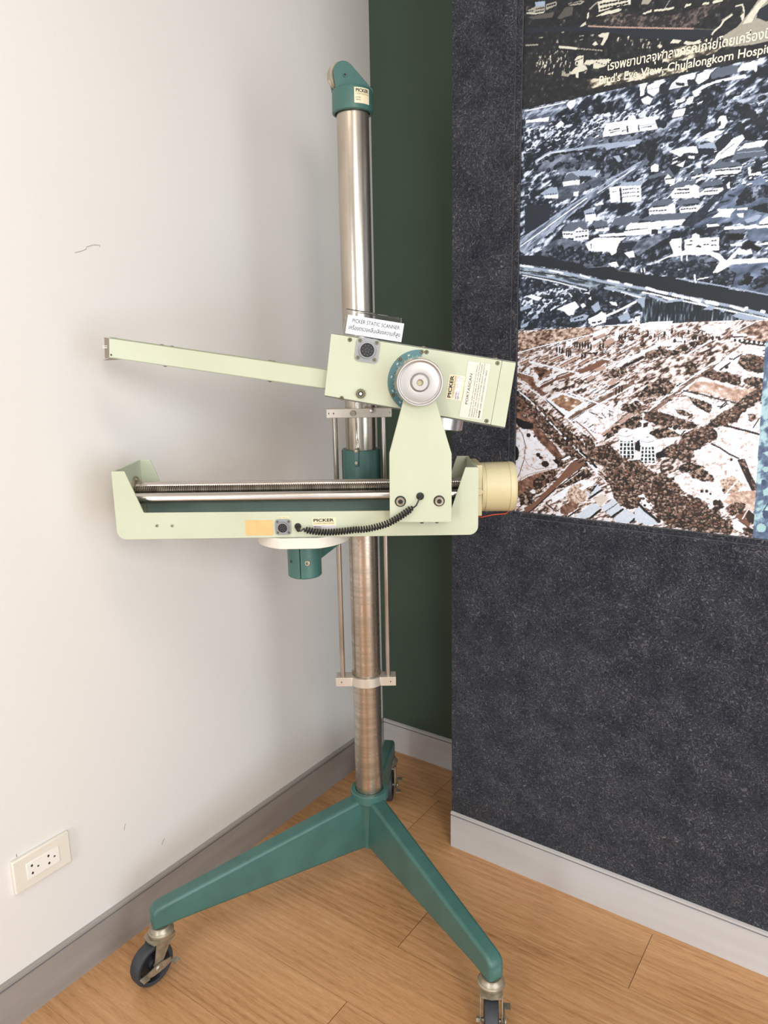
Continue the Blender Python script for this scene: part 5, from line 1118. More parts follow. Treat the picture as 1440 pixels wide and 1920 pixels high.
('N','seproad',0,[2699,2089,2892,2347,3278,2664,3739,3029,4078,3262,4398,3583,4455,3543,4174,3203,3822,2930,3360,2605,2996,2329,2804,2071]),
('L','w',27,[2656,2108,2920,2410,3274,2725,3673,3029,4028,3321]),
('N','houses2',0,[2526,2999,3023,3253,3599,3425,3874,3537,4234,3625,4312,3547,3987,3244,3624,3049,3156,2693,2710,2479,2545,2633]),
('N','septrees',0,[2600,2582,2793,2844,3042,2928,3326,2848,3209,2643,2859,2586,2635,2509]),
('N','septrees',0,[3476,3099,3515,3248,3609,3267,3693,3148,3624,3049]),
('N','sepwhite',0,[2984,3596,3213,3730,3562,3700,3433,3625,3281,3569,3006,3555]),('L','d',15,[3237,3650,3374,3636]),
('E','d',0,[3246,3659,3271,3659,3249,3620]),('E','d',0,[3432,3635,3451,3635,3434,3605]),('E','d',0,[3440,3507,3498,3506,3443,3457]),
('E','d',0,[3569,3592,3617,3591,3572,3543]),('N','sepwhite',0,[3645,3873,3800,3944,4317,3953,4233,3890,4007,3745,3818,3809]),
('N','sepwhite',0,[2495,3994,3196,4007,3146,3870,2839,3841,2519,3932]),('E','d',0,[2740,3814,2760,3813,2742,3763]),
('E','d',0,[2864,3760,2854,3760,2836,3710]),('E','d',0,[2937,3707,2947,3707,2930,3658]),('E','d',0,[3052,3794,3032,3795,3015,3745]),
('E','d',0,[3124,3742,3124,3742,3107,3693]),('E','d',0,[3187,3829,3207,3829,3190,3780]),('E','d',0,[3307,3776,3298,3777,3281,3728]),
('E','d',0,[3378,3725,3388,3725,3372,3676]),('E','d',0,[3488,3810,3469,3811,3453,3762]),('E','d',0,[3558,3759,3558,3759,3542,3711]),
('E','d',0,[3628,3708,3647,3708,3631,3659]),('E','d',0,[3735,3792,3726,3793,3710,3745]),('E','d',0,[3804,3742,3813,3742,3798,3694]),
('E','d',0,[3919,3690,3901,3691,3885,3643]),('E','d',0,[3978,3775,3978,3775,3963,3728]),('E','d',0,[3581,3700,3610,3699,3584,3661]),
('E','d',0,[3695,3697,3723,3696,3697,3658]),('E','d',0,[3807,3693,3835,3693,3810,3655]),('E','d',0,[3919,3690,3947,3690,3922,3652]),
('E','d',0,[4030,3687,4057,3687,4032,3649]),('N','seproad',0,[4311,3793,4607,3960,4668,3949,4362,3716]),('L','w',17,[4242,3757,4650,3968]),
('N','septan',0,[4350,3754,4684,3966,5322,3959,5360,3523,4853,3572,4499,3656]),('P','w',0,[4261,3747,4474,3760,4513,3712,4283,3699]),
('P','w',0,[4513,3712,4653,3707,4638,3671,4515,3683]),('L','d',22,[4282,3709,4496,3693]),('L','w',54,[4249,3662,4856,3535]),
('L','d',32,[4415,3601,4901,3515]),('E','d',0,[4305,3642,4327,3641,4307,3613]),('E','d',0,[4386,3632,4408,3631,4388,3604]),
('E','d',0,[4466,3622,4489,3622,4469,3594]),('E','d',0,[4547,3613,4568,3612,4549,3584]),('E','d',0,[4626,3603,4648,3603,4628,3575]),
('E','d',0,[4705,3594,4727,3593,4707,3565]),('E','d',0,[4784,3584,4805,3584,4786,3556]),
('N','sepwhite',0,[3958,3127,4181,3358,4436,3563,4859,3507,5367,3450,5411,2936,4905,2934,4504,3009,4092,3068]),
('N','septrees',0,[4372,3221,4416,3354,4536,3400,4697,3369,4917,3310,4936,3085,4757,3047,4561,3086]),('L','d',24,[4239,3309,4303,3298,4440,3392]),
('L','d',28,[4089,3107,4253,3241]),('E','d',0,[4195,3165,4232,3164,4198,3126]),('L','d',22,[4778,3443,4862,3460]),('L','d',22,[4799,3386,4868,3395]),
('N','septrees',0,[3738,3049,3905,3088,4044,3087,4201,3087,4443,2990,4471,2855,4346,2835,4056,2931,3819,2970]),
('N','septrees',0,[4492,2933,4639,2990,4905,2934,4956,2840,4743,2781,4543,2856]),('L','d',22,[4773,2953,4949,2915]),
('N','sepwhite',0,[3300,2624,3742,2989,4105,2892,4566,2779,4422,2544,3992,2635,3547,2749]),
('N','septan2',0,[3527,2749,3690,2910,4013,2872,4443,2758,4637,2780,4745,2762,4581,2586,4442,2525,4030,2635]),
('L','d',26,[3471,2718,3744,2671,4080,2577,4388,2514]),('P','w',0,[3435,2667,3491,2708,4017,2556,3984,2486]),('L','d',15,[3496,2627,3965,2485]),
('N','sepwhite',0,[2977,2308,3283,2583,3556,2608,4002,2496,4295,2541,4354,2484,4147,2301,3968,2175,3862,2050,3684,2124,3485,2179]),
('N','septrees',0,[3556,2608,3771,2551,3985,2476,3978,2296,3842,2352,3661,2468]),
('N','septrees',0,[3336,2359,3474,2362,3675,2266,3582,2202,3380,2278]),('N','houses2',0,[3481,2240,3732,2268,3681,2165,3526,2160]),
('N','houses2',0,[3067,2497,3359,2625,3554,2628,3364,2544]),('L','d',22,[4090,2438,4155,2440,4242,2521]),('L','d',22,[4139,2400,4245,2481]),
('L','d',15,[4204,2540,4282,2472]),
('N','septrees',0,[3935,2093,4147,2301,4375,2445,4575,2663,4827,2820,4956,2840,4969,2669,4761,2551,4578,2391,4521,2194,4272,2106,4090,2039]),
('N','sepwhite',0,[4436,2112,4527,2351,4764,2512,4869,2514,4897,1944,4626,2001,4421,2072]),
('N','septrees',0,[4620,2315,4744,2318,4769,2222,4667,2160]),('L','d',22,[4728,2064,4821,2243]),
('N','seprd',0,[4815,2532,4931,2611,4943,2459,4837,2475]),
('N','septrees',0,[2730,2301,2935,2327,3304,2235,3489,2117,3802,2088,3692,2002,3399,1969,3094,2040,2802,2114]),
('N','sepwhite',0,[2535,1997,2782,2092,2942,2013,2882,1800,2594,1678,2063,1431,2273,1640]),
('N','septrees',0,[2360,2077,2567,2212,2736,2175,2704,2004,2475,1931,2220,1855,1942,1645,2044,1847,2148,1982]),
('P','w',0,[2656,2108,2728,2143,2844,2105,2743,2048]),('P','d',0,[2742,2069,2844,2105,2829,2009,2747,1985]),
('P','w',0,[3199,1982,3275,2047,3499,1953,3465,1869]),('L','d',26,[3466,1859,3539,1955]),('L','d',15,[3220,1962,3465,1869]),
('N','septrees',0,[2856,1883,3095,2020,3320,1966,3445,1868,3289,1819,3047,1786]),
('N','septrees',0,[3417,1679,3522,1913,3769,2005,3973,2094,4135,1940,4143,1819,3903,1726,3797,1576,3578,1647]),
('N','sepwhite',0,[2907,1716,3407,1845,3339,1654,3023,1488,2976,1592]),
('N','septrees',0,[3141,1580,3336,1696,3617,1649,3737,1614,3637,1338,3355,1382,3129,1431]),
('P','k',0,[2635,1702,2736,1793,2738,1557,2667,1510,2580,1548]),('P','k',0,[3003,1487,3123,1537,3228,1480,3171,1413,3009,1381]),
('P','k',0,[2292,1706,2571,1720,2610,1377,2330,1370]),('P','k',0,[2725,1599,2975,1613,3024,1296,2742,1277]),('L','w',28,[2291,1728,2287,1356]),
('L','w',28,[2361,1731,2368,1362]),('L','w',28,[2431,1735,2449,1367]),('L','w',28,[2501,1738,2530,1372]),('L','w',28,[2570,1742,2610,1377]),
('L','w',19,[2294,1663,2584,1678]),('L','w',19,[2298,1582,2588,1598]),('L','w',19,[2302,1501,2592,1518]),('L','w',19,[2306,1420,2596,1438]),
('L','w',28,[2725,1599,2723,1254]),('L','w',28,[2791,1603,2799,1259]),('L','w',28,[2856,1607,2875,1265]),('L','w',28,[2921,1610,2950,1270]),
('L','w',28,[2985,1614,3025,1275]),('L','w',19,[2729,1535,2999,1551]),('L','w',19,[2733,1462,3003,1478]),('L','w',19,[2737,1388,3007,1405]),
('L','w',19,[2740,1314,3011,1332]),('P','w',0,[2252,1867,2552,1880,2548,1751,2475,1705,2347,1698,2269,1738]),
('E','w',0,[2403,1874,2552,1880,2407,1788]),('E','w',0,[2409,1745,2548,1751,2412,1691]),('L','t',13,[2450,1790,2543,1837]),
('L','h',11,[2265,1814,2407,1788,2533,1826]),('L','d',13,[2402,1895,2433,1908]),
('P','w',0,[2685,1769,2976,1783,2972,1656,2903,1609,2778,1602,2702,1641]),('E','w',0,[2831,1776,2976,1783,2836,1691]),
('E','w',0,[2838,1648,2972,1656,2841,1595]),('L','t',13,[2877,1693,2968,1740]),('L','h',11,[2698,1716,2836,1691,2958,1729]),
('L','d',13,[2830,1797,2860,1809]),('N','sepwhite',0,[-25,1826,152,1857,354,1842,457,1684,911,1269,990,1043,676,950,24,684,-38,1185]),
('L','r',19,[24,1899,155,1728,224,1497,205,1200,110,895,-1,645]),('L','t',16,[205,1224,297,1064,488,983,857,1056]),
('L','t',16,[-1,645,302,850,797,1005]),('E','d',0,[294,1723,344,1725,295,1676]),('E','d',0,[432,1706,457,1707,433,1683]),
('E','d',0,[530,1303,579,1306,531,1256]),('E','d',0,[593,1249,642,1252,594,1219]),('E','d',0,[696,1115,781,1121,698,1045]),
('E','k',0,[-15,1305,75,1311,-11,1138]),('N','seprd',0,[-1,633,429,860,858,1010,994,927,685,620,317,251,5,342]),
('N','septrees',0,[628,899,919,1014,993,950,804,772,581,777]),('E','d',0,[534,655,647,664,538,536]),
('N','septrees',0,[83,325,247,486,441,383,396,162,139,135]),('P','w',0,[336,494,462,553,514,462,414,429]),
('N','septrees',0,[864,1220,1102,1304,1217,1402,1359,1388,1271,1223,1038,1046]),('P','w',0,[1056,1232,1243,1336,1268,1292,1129,1214]),
('P','r',0,[218,95,445,215,928,723,1272,1178,1364,1229,1551,1219,1532,1104,1166,824,693,335,449,46,272,-22]),
('L','k',22,[1620,1224,1398,958,933,571,510,149,323,-16]),('L','w',27,[1340,1251,1501,1306,1619,1246]),
('N','septrees',0,[933,571,1400,912,1625,1111,1769,941,1520,830,1172,639]),('P','w',0,[864,399,1173,616,1520,830,1728,824,1526,670,1061,371,893,284]),
('N','sepfuzz',0,[1178,476,1313,697,1522,761,1691,615,1630,403,1364,284]),('N','seprd',0,[1090,209,1302,348,1492,320,1427,173,1217,33,1071,65]),
('P','t',0,[648,163,721,243,873,115,801,36]),('L','k',32,[745,245,897,141]),('N','houses2',0,[450,22,697,192,948,75,1194,7,1076,-89,452,-39]),
('P','b2',0,[1622,586,1844,788,1962,685,1697,456]),('L','k',43,[1698,444,1963,651]),('P','w',0,[1457,641,1773,850,1821,786,1552,603]),
('P','b2',0,[1431,57,1794,350,1885,359,1957,275,1737,44,1575,3]),('L','k',43,[1738,21,1959,229]),('P','t2',0,[1790,442,1967,572,2106,495,1956,298]),
('P','b2',0,[1957,275,2196,481,2332,427,2074,196]),('L','k',15,[2052,194,2311,402]),('P','b2',0,[2074,196,2311,391,2425,324,2191,106]),
('L','k',43,[2191,95,2426,290]),('P','b2',0,[2237,77,2470,306,2693,195,2593,27,2352,-1]),('L','k',43,[2593,27,2737,178]),
('L','k',32,[1266,15,1474,178]),('N','septrees',0,[1741,506,1644,634,1868,768,1610,309]),('L','w',43,[1330,1523,1735,1209,1899,1086,2088,876]),
('L','k',49,[1473,1440,1687,1273,1830,1126]),('L','w',54,[1595,1267,1857,1015,2045,850]),
('N','septrees',0,[1482,1822,1691,1743,1812,1549,2054,1628,2283,1444,2420,1299,2718,1341,2853,1177,3109,1067,3317,1019,3614,767,3478,691,3778,676,3984,528,4247,345,4482,246,4590,50,4021,-21,3313,56,3035,354,2763,492,2540,647,2342,674,2215,550,2115,789,1858,993,2034,1096,1755,1278,1611,1460]),
('L','t2',32,[1876,1106,2202,829,2427,726]),('P','w',0,[2715,597,2818,651,3109,351,3071,281,2854,390]),
('N','septrees',0,[2193,548,2425,770,2645,701,2761,535,2727,355,2557,304,2333,393]),('P','b2',0,[2667,282,2748,379,2902,285,3168,50,2916,20,2677,82]),
('L','k',54,[2678,483,2880,304,3164,115]),
('N','sepwhite',0,[3720,1572,3998,1731,4182,1801,4982,1978,5056,1068,4942,706,4719,786,4385,548,4283,380,4078,569,3573,785,3377,1024,3550,1153,3840,1227]),
('N','sepwhite',0,[4163,2062,4441,2053,4933,1936,4932,1505,4567,1581,4093,1736]),
('N','septrees',0,[3649,1150,3837,1268,3997,1197,4138,1084,4125,1000,3913,1004,3734,1052]),
('N','septrees',0,[3406,1217,3636,1359,3835,1310,3991,1279,3744,1199,3552,1122]),
('N','houses2',0,[3094,1322,3349,1487,3539,1331,3411,1132,3151,1048]),('L','d',30,[4036,1733,4192,1660,4368,1549,4520,1488]),
('P','d',0,[4504,1457,4629,1485,4781,1155,4925,926,4903,743,4782,914,4611,1243]),('N','septrees',0,[4523,1438,4613,1464,4804,1097,4895,853]),
('L','d',38,[4255,2085,4404,2051,4626,2001,4916,1926]),('N','sepfuzz',0,[4235,1051,4471,1151,4629,1002,4533,810,4311,789]),
('N','septan2',0,[4321,645,4458,823,4925,926,4960,485,4738,533,4478,557]),('L','w',22,[4280,693,4550,1076]),
('N','septrees',0,[4154,587,4262,681,4347,544,4222,426]),('N','septrees',0,[4420,572,4527,645,4712,643,4671,454,4491,372]),
('E','d',0,[3926,806,3955,809,3929,775]),('E','d',0,[4013,814,4042,816,4015,783]),('E','d',0,[4315,862,4343,864,4317,831]),
('E','d',0,[3379,1002,3409,1005,3380,971]),('E','d',0,[4084,768,4103,770,4085,747]),('E','d',0,[4403,1450,4426,1452,4405,1425]),
('E','d',0,[4191,601,4248,607,4195,539]),('N','septrees',0,[3590,519,3837,682,3998,613,4086,454,4304,351,4250,177,3815,115,3509,187]),
('N','septrees',0,[4104,466,4221,583,4303,372,4148,260]),('P','r',0,[4514,322,4634,450,4774,547,4733,358,4830,286,4800,200]),
('P','d',0,[4732,378,4775,526,4891,437,4868,270,4794,282]),('L','w',17,[4679,341,4765,536]),('P','w',0,[4497,300,4587,341,4766,175,4719,66,4547,128]),
('L','d',15,[4608,302,4840,164]),('L','k',27,[4869,495,4923,379]),('N','septrees',0,[4108,139,4290,276,4508,144,4460,34,4164,18]),
('N','septrees',0,[4693,167,4800,200,4989,120,4962,-7,4739,37]),
('X','stree',380,[1506,1790,1812,1549,2054,1628,2420,1299,2853,1177,3317,1019,3614,767,3778,676,4247,345,4590,50,3313,56,2763,492,2342,674,2115,789,2034,1096,1755,1278]),
('X','stree',130,[-18,2710,637,2288,1428,1708,1822,1304,1625,1111,1024,1483,525,1918,45,2133]),
('X','stree',110,[3970,2135,4147,2301,4375,2445,4575,2663,4914,2820,4925,2687,4578,2391,4272,2106]),
('X','stree',70,[2750,2301,2935,2327,3304,2235,3687,2084,3398,1990,2801,2135]),
('X','stree',60,[3464,1724,3543,1893,3976,2054,4084,1857,3795,1617,3596,1668]),('X','stree',40,[4399,3221,4537,3390,4876,3292,4891,3104,4560,3095]),
('X','stree',50,[3739,3029,4046,3068,4445,2971,4435,2855,4056,2931]),('X','stree',60,[3609,532,3838,661,4236,365,4248,198,3814,126]),
('X','stree',40,[3141,1580,3619,1628,3636,1359,3355,1382]),('X','stree',45,[2192,571,2425,770,2715,597,2727,355,2391,343]),
('X','stree',30,[4439,574,4693,641,4653,452,4490,393]),('X','stree',30,[555,811,919,991,926,781,125,171,83,349]),
('N','blue',0,[4807,3610,5351,3633,5686,-215,4883,-38]),('E','c2',0,[5009,205,5089,214,5015,123]),('E','c2',0,[5001,1312,5053,1316,5005,1262]),
('P','c2',0,[4980,911,5079,1000,5092,841,5005,813]),('P','c2',0,[4942,1604,5026,1648,5036,1531]),('L','c2',15,[4933,1603,5026,1648]),
('E','n2',0,[4985,1062,5029,1066,4990,1002]),('L','n2',22,[5012,511,5101,722]),('E','n2',0,[5069,466,5122,472,5075,386]),
]

CODES = {'k': (22, 22, 24), 'n': (34, 42, 52), 'g': (94, 103, 118), 'h': (162, 175, 196), 'w': (240, 243, 250), 'n3': (26, 34, 42), 'c': (222, 216, 198), 'b': (166, 160, 146), 't': (190, 160, 146), 'r': (122, 86, 70), 'd': (48, 36, 32),
         'st3': (176, 150, 136), 'st1': (146, 118, 104), 'st2': (116, 90, 78), 'mt1': (58, 66, 80), 'mt2': (92, 102, 120), 'f': (88, 84, 80), 'b2': (206, 214, 226), 't2': (214, 200, 190), 'c2': (170, 204, 206), 'n2': (66, 82, 108)}
_rs = np.random.RandomState(7); _tab = _rs.rand(4, 256, 256)
def vnoise(X, Z, s):
    x = np.floor(X).astype(int); z = np.floor(Z).astype(int); fx = X-x; fz = Z-z
    fx = fx*fx*(3-2*fx); fz = fz*fz*(3-2*fz); t = _tab[s % 4]; x = (x+37*s) & 255; z = (z+91*s) & 255; x1 = (x+1) & 255; z1 = (z+1) & 255
    return (t[x, z]*(1-fx)+t[x1, z]*fx)*(1-fz)+(t[x, z1]*(1-fx)+t[x1, z1]*fx)*fz
def fbm(X, Z, sc, ang=0.0, st=1.0, oct_=3, s=0):
    a = math.radians(ang); u = (X*math.cos(a)+Z*math.sin(a))/(sc*st); v = (-X*math.sin(a)+Z*math.cos(a))/sc
    r = 0; w_ = 0
    for o in range(oct_):
        k = 0.58**o; r = r+k*vnoise(u*2**o+o*17.3, v*2**o+o*5.1, s+o); w_ += k
    r = r/w_; return np.clip((r-0.5)*1.5+0.5, 0, 1)
def ramp(n, stops):
    ts = [t for t, _ in stops]; return np.stack([np.interp(n, ts, [c[i] for _, c in stops]) for i in range(3)], -1)
def style(st, X, Z):
    N = {'w': (240, 243, 250)}
    if st == 'top': return ramp(fbm(X, Z, 60, 0, 1, 4, 1), [(0, (24, 25, 30)), (.55, (34, 36, 40)), (.8, (44, 46, 50)), (.93, (70, 68, 66)), (1, (110, 104, 96))])
    if st == 'topbrown': return ramp(fbm(X, Z, 45, 10, 1.3, 4, 2), [(0, (28, 28, 32)), (.45, (48, 46, 48)), (.6, (84, 76, 74)), (.85, (120, 106, 98)), (1, (170, 156, 140))])
    if st == 'topbits': return ramp(fbm(X, Z, 34, 80, 1.8, 3, 3), [(0, (28, 30, 36)), (.66, (38, 40, 44)), (.76, (120, 114, 102)), (.84, (206, 200, 182)), (1, (230, 222, 204))])
    if st == 'topcream': return ramp(fbm(X, Z, 60, 10, 2.2, 4, 4), [(0, (40, 38, 38)), (.4, (70, 64, 58)), (.52, (150, 138, 118)), (.66, (220, 212, 190)), (1, (236, 230, 214))])
    if st == 'mid': return ramp(fbm(X, Z, 62, 28, 2.4, 5, 5), [(0, (20, 28, 36)), (.46, (34, 42, 54)), (.54, (78, 88, 104)), (.64, (126, 138, 158)), (.74, (206, 214, 230)), (1, (242, 245, 252))])
    if st == 'midlight': return ramp(fbm(X, Z, 45, 20, 3, 5, 6), [(0, (44, 52, 66)), (.4, (100, 110, 128)), (.62, (160, 170, 190)), (1, (236, 240, 250))])
    if st == 'midtrees': return ramp(fbm(X, Z, 60, 60, 1.3, 5, 7), [(0, (18, 26, 32)), (.55, (28, 36, 46)), (.68, (60, 68, 82)), (.85, (110, 120, 140)), (1, (180, 188, 204))])
    if st == 'midg': return ramp(fbm(X, Z, 60, 20, 2, 4, 8), [(0, (48, 56, 68)), (.5, (92, 100, 116)), (1, (150, 160, 178))])
    if st == 'midlawn': return ramp(fbm(X, Z, 110, 24, 2.5, 4, 9), [(0, (50, 60, 76)), (.4, (86, 98, 120)), (.7, (112, 126, 152)), (1, (176, 188, 212))])
    if st == 'midroad': return ramp(fbm(X, Z, 45, 38, 5, 4, 10), [(0, (48, 56, 70)), (.4, (104, 114, 134)), (.65, (160, 172, 192)), (1, (216, 224, 236))])
    if st == 'midstrip': return ramp(fbm(X, Z, 45, -12, 4, 4, 11), [(0, (34, 42, 50)), (.42, (72, 82, 92)), (.6, (140, 156, 168)), (1, (216, 224, 230))])
    if st == 'midavenue': return ramp(fbm(X, Z, 60, 45, 1.5, 4, 12), [(0, (30, 38, 50)), (.6, (44, 52, 66)), (1, (76, 84, 100))])
    if st == 'houses': return ramp(fbm(X, Z, 34, 25, 2.0, 4, 13), [(0, (24, 32, 42)), (.42, (46, 54, 68)), (.5, (120, 130, 150)), (.6, (208, 216, 230)), (1, (242, 246, 252))])
    if st == 'reeds': return ramp(fbm(X, Z, 26, 88, 7, 3, 14), [(0, (22, 30, 36)), (.6, (34, 44, 54)), (.78, (92, 104, 118)), (1, (200, 208, 218))])
    if st == 'sep': return ramp(fbm(X, Z, 34, 28, 2.6, 5, 15), [(0, (50, 36, 32)), (.30, (100, 76, 66)), (.44, (178, 152, 140)), (.52, (230, 222, 222)), (1, (244, 242, 250))])
    if st == 'septan': return ramp(fbm(X, Z, 40, 20, 1.5, 5, 16), [(0, (50, 38, 32)), (.3, (96, 72, 60)), (.5, (160, 130, 114)), (.72, (206, 180, 164)), (1, (240, 232, 228))])
    if st == 'septan2': return ramp(fbm(X, Z, 50, -20, 1.5, 5, 17), [(0, (150, 116, 98)), (.4, (196, 164, 146)), (.65, (224, 202, 190)), (1, (242, 236, 236))])
    if st == 'sepfuzz': return ramp(fbm(X, Z, 34, 60, 1, 5, 18), [(0, (90, 66, 54)), (.35, (160, 130, 112)), (.55, (206, 182, 164)), (1, (236, 226, 216))])
    if st == 'sepgarden': return ramp(fbm(X, Z, 60, 20, 1.4, 4, 19), [(0, (86, 62, 48)), (.45, (150, 112, 88)), (.72, (180, 144, 120)), (.86, (236, 226, 218)), (1, (240, 234, 230))])
    if st == 'seprd': return ramp(fbm(X, Z, 60, -40, 1.6, 5, 20), [(0, (60, 42, 34)), (.35, (104, 74, 60)), (.65, (140, 102, 84)), (1, (190, 156, 138))])
    if st == 'seproad': return ramp(fbm(X, Z, 30, 33, 3, 4, 21), [(0, (70, 54, 46)), (.5, (118, 94, 84)), (1, (168, 142, 130))])
    if st == 'septrees': return ramp(fbm(X, Z, 38, -30, 1.2, 4, 22), [(0, (20, 15, 14)), (.42, (36, 28, 25)), (.52, (84, 66, 58)), (.68, (146, 120, 106)), (.85, (190, 166, 152)), (1, (226, 210, 200))])
    if st == 'sepwhite': return ramp(fbm(X, Z, 45, 10, 1.4, 5, 23), [(0, (170, 140, 124)), (.24, (220, 204, 198)), (.36, (236, 234, 240)), (1, (242, 243, 252))])
    if st == 'houses2': return ramp(fbm(X, Z, 45, 28, 2.0, 4, 24), [(0, (34, 26, 24)), (.34, (74, 56, 48)), (.46, (160, 132, 120)), (.58, (226, 216, 214)), (1, (244, 242, 246))])
    if st == 'blue': return ramp(fbm(X, Z, 110, 50, 1.4, 4, 25), [(0, (66, 78, 104)), (.45, (100, 118, 144)), (.56, (130, 160, 176)), (.66, (166, 198, 204)), (1, (190, 216, 220))])
    return ramp(X*0, [(0, (128, 128, 128)), (1, (128, 128, 128))])

def inside(x, z, P):
    c = False; n = len(P)
    for k in range(n):
        (x1, z1), (x2, z2) = P[k], P[(k+1) % n]
        if (z1 > z) != (z2 > z) and x < (x2-x1)*(z-z1)/(z2-z1)+x1: c = not c
    return c
def expand(shapes):
    """small roofs and single trees strewn over a marked area of a photograph"""
    out = []; rn = random.Random(12)
    for sh in shapes:
        kind, code, n, q = sh
        if kind != 'X': out.append(sh); continue
        P = [(q[i], q[i+1]) for i in range(0, len(q), 2)]; xs_ = [a for a, _ in P]; zs_ = [b for _, b in P]; pts = []
        while len(pts) < n:
            x = rn.uniform(min(xs_), max(xs_)); z = rn.uniform(min(zs_), max(zs_))
            if inside(x, z, P): pts.append((x, z))
        pts.sort(key=lambda a: -a[1])
        for x, z in pts:
            if code in ('stree', 'mtree'):
                a = rn.uniform(16, 50) if code == 'stree' else rn.uniform(30, 62); b = a*rn.uniform(0.75, 0.95)
                out.append(('E', 'd' if code == 'stree' else 'n3', 0, [x+a*.22, z-b*.25, x+a*1.2, z, x, z+b*.75]))
                lt = rn.choice(('r', 'st1', 'st2', 'st2', 'st3', 'd')) if code == 'stree' else rn.choice(('mt1', 'mt1', 'n', 'mt2'))
                out.append(('E', lt, 0, [x-a*.12, z+b*.1, x+a*.6, z, x, z+b*.65]))
            else:
                w_ = rn.uniform(35, 95); h_ = rn.uniform(12, 24); sl = 0.50 if code == 'shouse' else 0.22
                top = [x, z, x+w_, z+w_*sl, x+w_+h_*.7, z+w_*sl-h_*.6, x+h_*.7, z-h_*.6]
                if code == 'shouse':
                    out.append(('P', 'r' if rn.random() < .6 else 'd', 0, [top[6], top[7], top[4], top[5], top[4]+2, top[5]-h_*.8, top[6]+2, top[7]-h_*.8]))
                    out.append(('P', 'w' if rn.random() < .65 else 't', 0, top))
                else:
                    out.append(('P', 'n3', 0, [x-4, z-h_, x+w_+8, z+w_*sl-h_, x+w_+14, z+w_*sl-h_*2, x+4, z-h_*2]))
                    out.append(('P', rn.choice(('w', 'w', 'h', 'g')), 0, [x, z, x+w_, z+w_*sl, x+w_, z+w_*sl-h_, x, z-h_]))
    return out

def paint(X, Z):
    """colour of the print at every grid point (X, Z in 0.1 mm)"""
    C = style('top', X, Z)
    xs = X[:, 0]; zs = Z[0, :]
    Xw = X+(fbm(X, Z, 40, 0, 1, 3, 31)-0.5)*26; Zw = Z+(fbm(X, Z, 40, 0, 1, 3, 32)-0.5)*26     # ragged edges for tree and ground areas
    Xs = X+(fbm(X, Z, 60, 0, 1, 2, 33)-0.5)*5; Zs = Z+(fbm(X, Z, 60, 0, 1, 2, 34)-0.5)*5
    for kind, code, wd, q in expand(SHAPES):
        P = np.array(q, float).reshape(-1, 2); pad = 30+wd
        if kind == 'E': rx = abs(P[1, 0]-P[0, 0])+1; rz = abs(P[2, 1]-P[0, 1])+1; lo = P[0]-[rx+30, rz+30]; hi = P[0]+[rx+30, rz+30]
        else: lo = P.min(0)-pad; hi = P.max(0)+pad
        i0, i1 = np.searchsorted(xs, [lo[0], hi[0]]); j0, j1 = np.searchsorted(zs, [lo[1], hi[1]])
        if i1 <= i0 or j1 <= j0: continue
        sl = (slice(i0, i1), slice(j0, j1)); Wr = kind == 'N' and code not in ('mid', 'sep', 'blue')
        A, B = (Xw[sl], Zw[sl]) if Wr else ((X[sl], Z[sl]) if kind == 'N' else (Xs[sl], Zs[sl]))
        if kind == 'E': m = ((A-P[0, 0])/rx)**2+((B-P[0, 1])/rz)**2 <= 1
        elif kind == 'L':
            m = np.zeros(A.shape, bool)
            for a, b in zip(P[:-1], P[1:]):
                d = b-a; l2 = max(1e-6, d@d); t = np.clip(((A-a[0])*d[0]+(B-a[1])*d[1])/l2, 0, 1)
                m |= (A-a[0]-t*d[0])**2+(B-a[1]-t*d[1])**2 <= (wd/2)**2
        else:
            m = np.zeros(A.shape, bool); n = len(P)
            for k in range(n):
                x1, z1 = P[k]; x2, z2 = P[(k+1) % n]
                if z1 == z2: continue
                c = ((z1 > B) != (z2 > B)) & (A < (x2-x1)*(B-z1)/(z2-z1)+x1); m ^= c
        if not m.any(): continue
        if kind == 'N': C[sl][m] = style(code, X[sl], Z[sl])[m]
        else:
            col = np.array(CODES[code], float); g = fbm(X[sl], Z[sl], 30, 0, 1, 2, 40)[m][:, None]; C[sl][m] = col*(0.96+0.06*g)
    return C

gx = np.concatenate([np.arange(0, 5320, 11.0), np.arange(5320, (MX1-MX0)*1e4, 120.0), [(MX1-MX0)*1e4]])
zt = (MZ1-MZ0)*1e4
gz = np.concatenate([np.arange(0, 3990, 11.0), [3990.0], np.arange(4001, 8300, 11.0), [8300.0], np.arange(8311, 10700, 11.0), np.arange(10750, zt, 120.0), [zt]])
GX, GZ = np.meshgrid(gx, gz, indexing='ij')
PC = paint(GX, GZ)/255.0
LIN = np.where(PC <= 0.04045, PC/12.92, ((PC+0.055)/1.055)**2.4)*0.90*np.array([0.955, 1.0, 1.05])

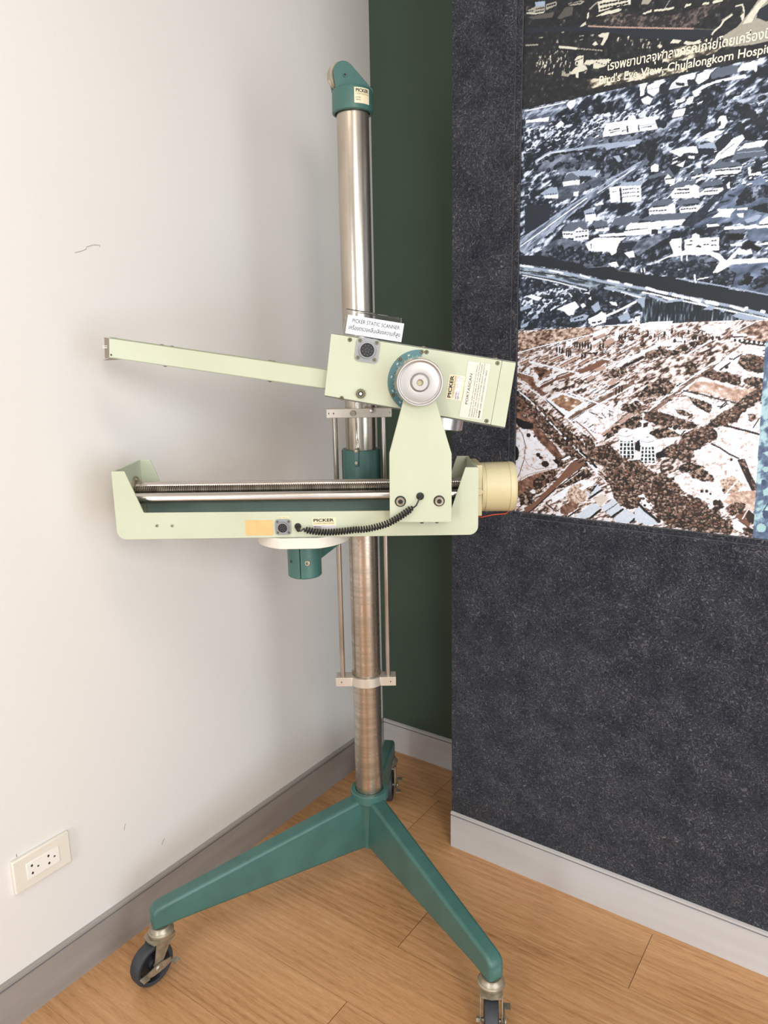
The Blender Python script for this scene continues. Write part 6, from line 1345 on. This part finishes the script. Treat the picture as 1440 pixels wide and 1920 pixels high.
def print_mat():
    m = bpy.data.materials.new('printed_photograph'); m.use_nodes = True; nt = m.node_tree; b = nt.nodes['Principled BSDF']
    a = nt.nodes.new('ShaderNodeAttribute'); a.attribute_name = 'ink'; nt.links.new(a.outputs['Color'], b.inputs['Base Color'])
    b.inputs['Roughness'].default_value = 0.45; b.inputs['Specular IOR Level'].default_value = 0.35
    return m
M_print = print_mat()
mural = thing('wall_mural', (MX0, MY, MZ0), 0)
tag(mural, 'large mural of old aerial photographs set into the dark felt wall', 'mural')
def sheet(i0, i1, j0, j1, label):
    n, m = i1-i0+1, j1-j0+1; X, Z = np.meshgrid(gx[i0:i1+1], gz[j0:j1+1], indexing='ij')
    co = np.zeros((n*m, 3)); co[:, 0] = X.ravel()*1e-4; co[:, 2] = Z.ravel()*1e-4
    idx = np.arange(n*m).reshape(n, m); f = np.stack([idx[:-1, :-1], idx[1:, :-1], idx[1:, 1:], idx[:-1, 1:]], -1).reshape(-1, 4)
    me = bpy.data.meshes.new('aerial_photograph'); me.vertices.add(n*m); me.vertices.foreach_set('co', co.ravel())
    me.loops.add(f.size); me.loops.foreach_set('vertex_index', f.ravel()); me.polygons.add(len(f))
    me.polygons.foreach_set('loop_start', np.arange(0, f.size, 4)); me.update(calc_edges=True)
    at = me.color_attributes.new('ink', 'FLOAT_COLOR', 'POINT'); c4 = np.ones((n*m, 4)); c4[:, :3] = LIN[i0:i1+1, j0:j1+1].reshape(-1, 3); at.data.foreach_set('color', c4.ravel())
    me.materials.append(M_print); o = bpy.data.objects.new('aerial_photograph', me); COL.objects.link(o); o.parent = mural; o['label'] = label
jt = int(np.searchsorted(gz, 8300)); jm = int(np.searchsorted(gz, 3990)); nz = len(gz)-1; nx = len(gx)-1
ir = int(np.searchsorted(gx, 4860)); jr = int(np.searchsorted(gz, 3500))
sheet(0, nx, jt, nz, 'dark aerial photograph with white caption'); sheet(0, nx, jm, jt, 'blue-grey aerial photograph of white buildings')
sheet(0, ir, 0, jm, 'sepia aerial photograph with two water towers'); sheet(ir, nx, 0, jm, 'pale blue print at the right edge')
bm = bmesh.new(); box(bm, 0, MX1-MX0, 0.0006, 0.0035, 0, MZ1-MZ0); add_obj('backing_board', bm, M_dark, mural, smooth=0)
bm = bmesh.new()
add_text(bm, "Bird's Eye View, Chulalongkorn Hospital", (0.1575, -0.0006, 0.8445), (1, 0, -0.036), (0.05, 0, 1), 0.0140, 0.303, 0, 0.012)
add_text(bm, "โรงพยาบาลจุฬาลงกรณ์ถ่ายโดยเครื่องบิน", (0.1710, -0.0006, 0.8655), (1, 0, -0.030), (0.05, 0, 1), 0.0150, 0.288, 0, 0.012)
add_obj('caption', bm, mat('white_lettering', (232, 226, 208), 0.5), mural, smooth=0)
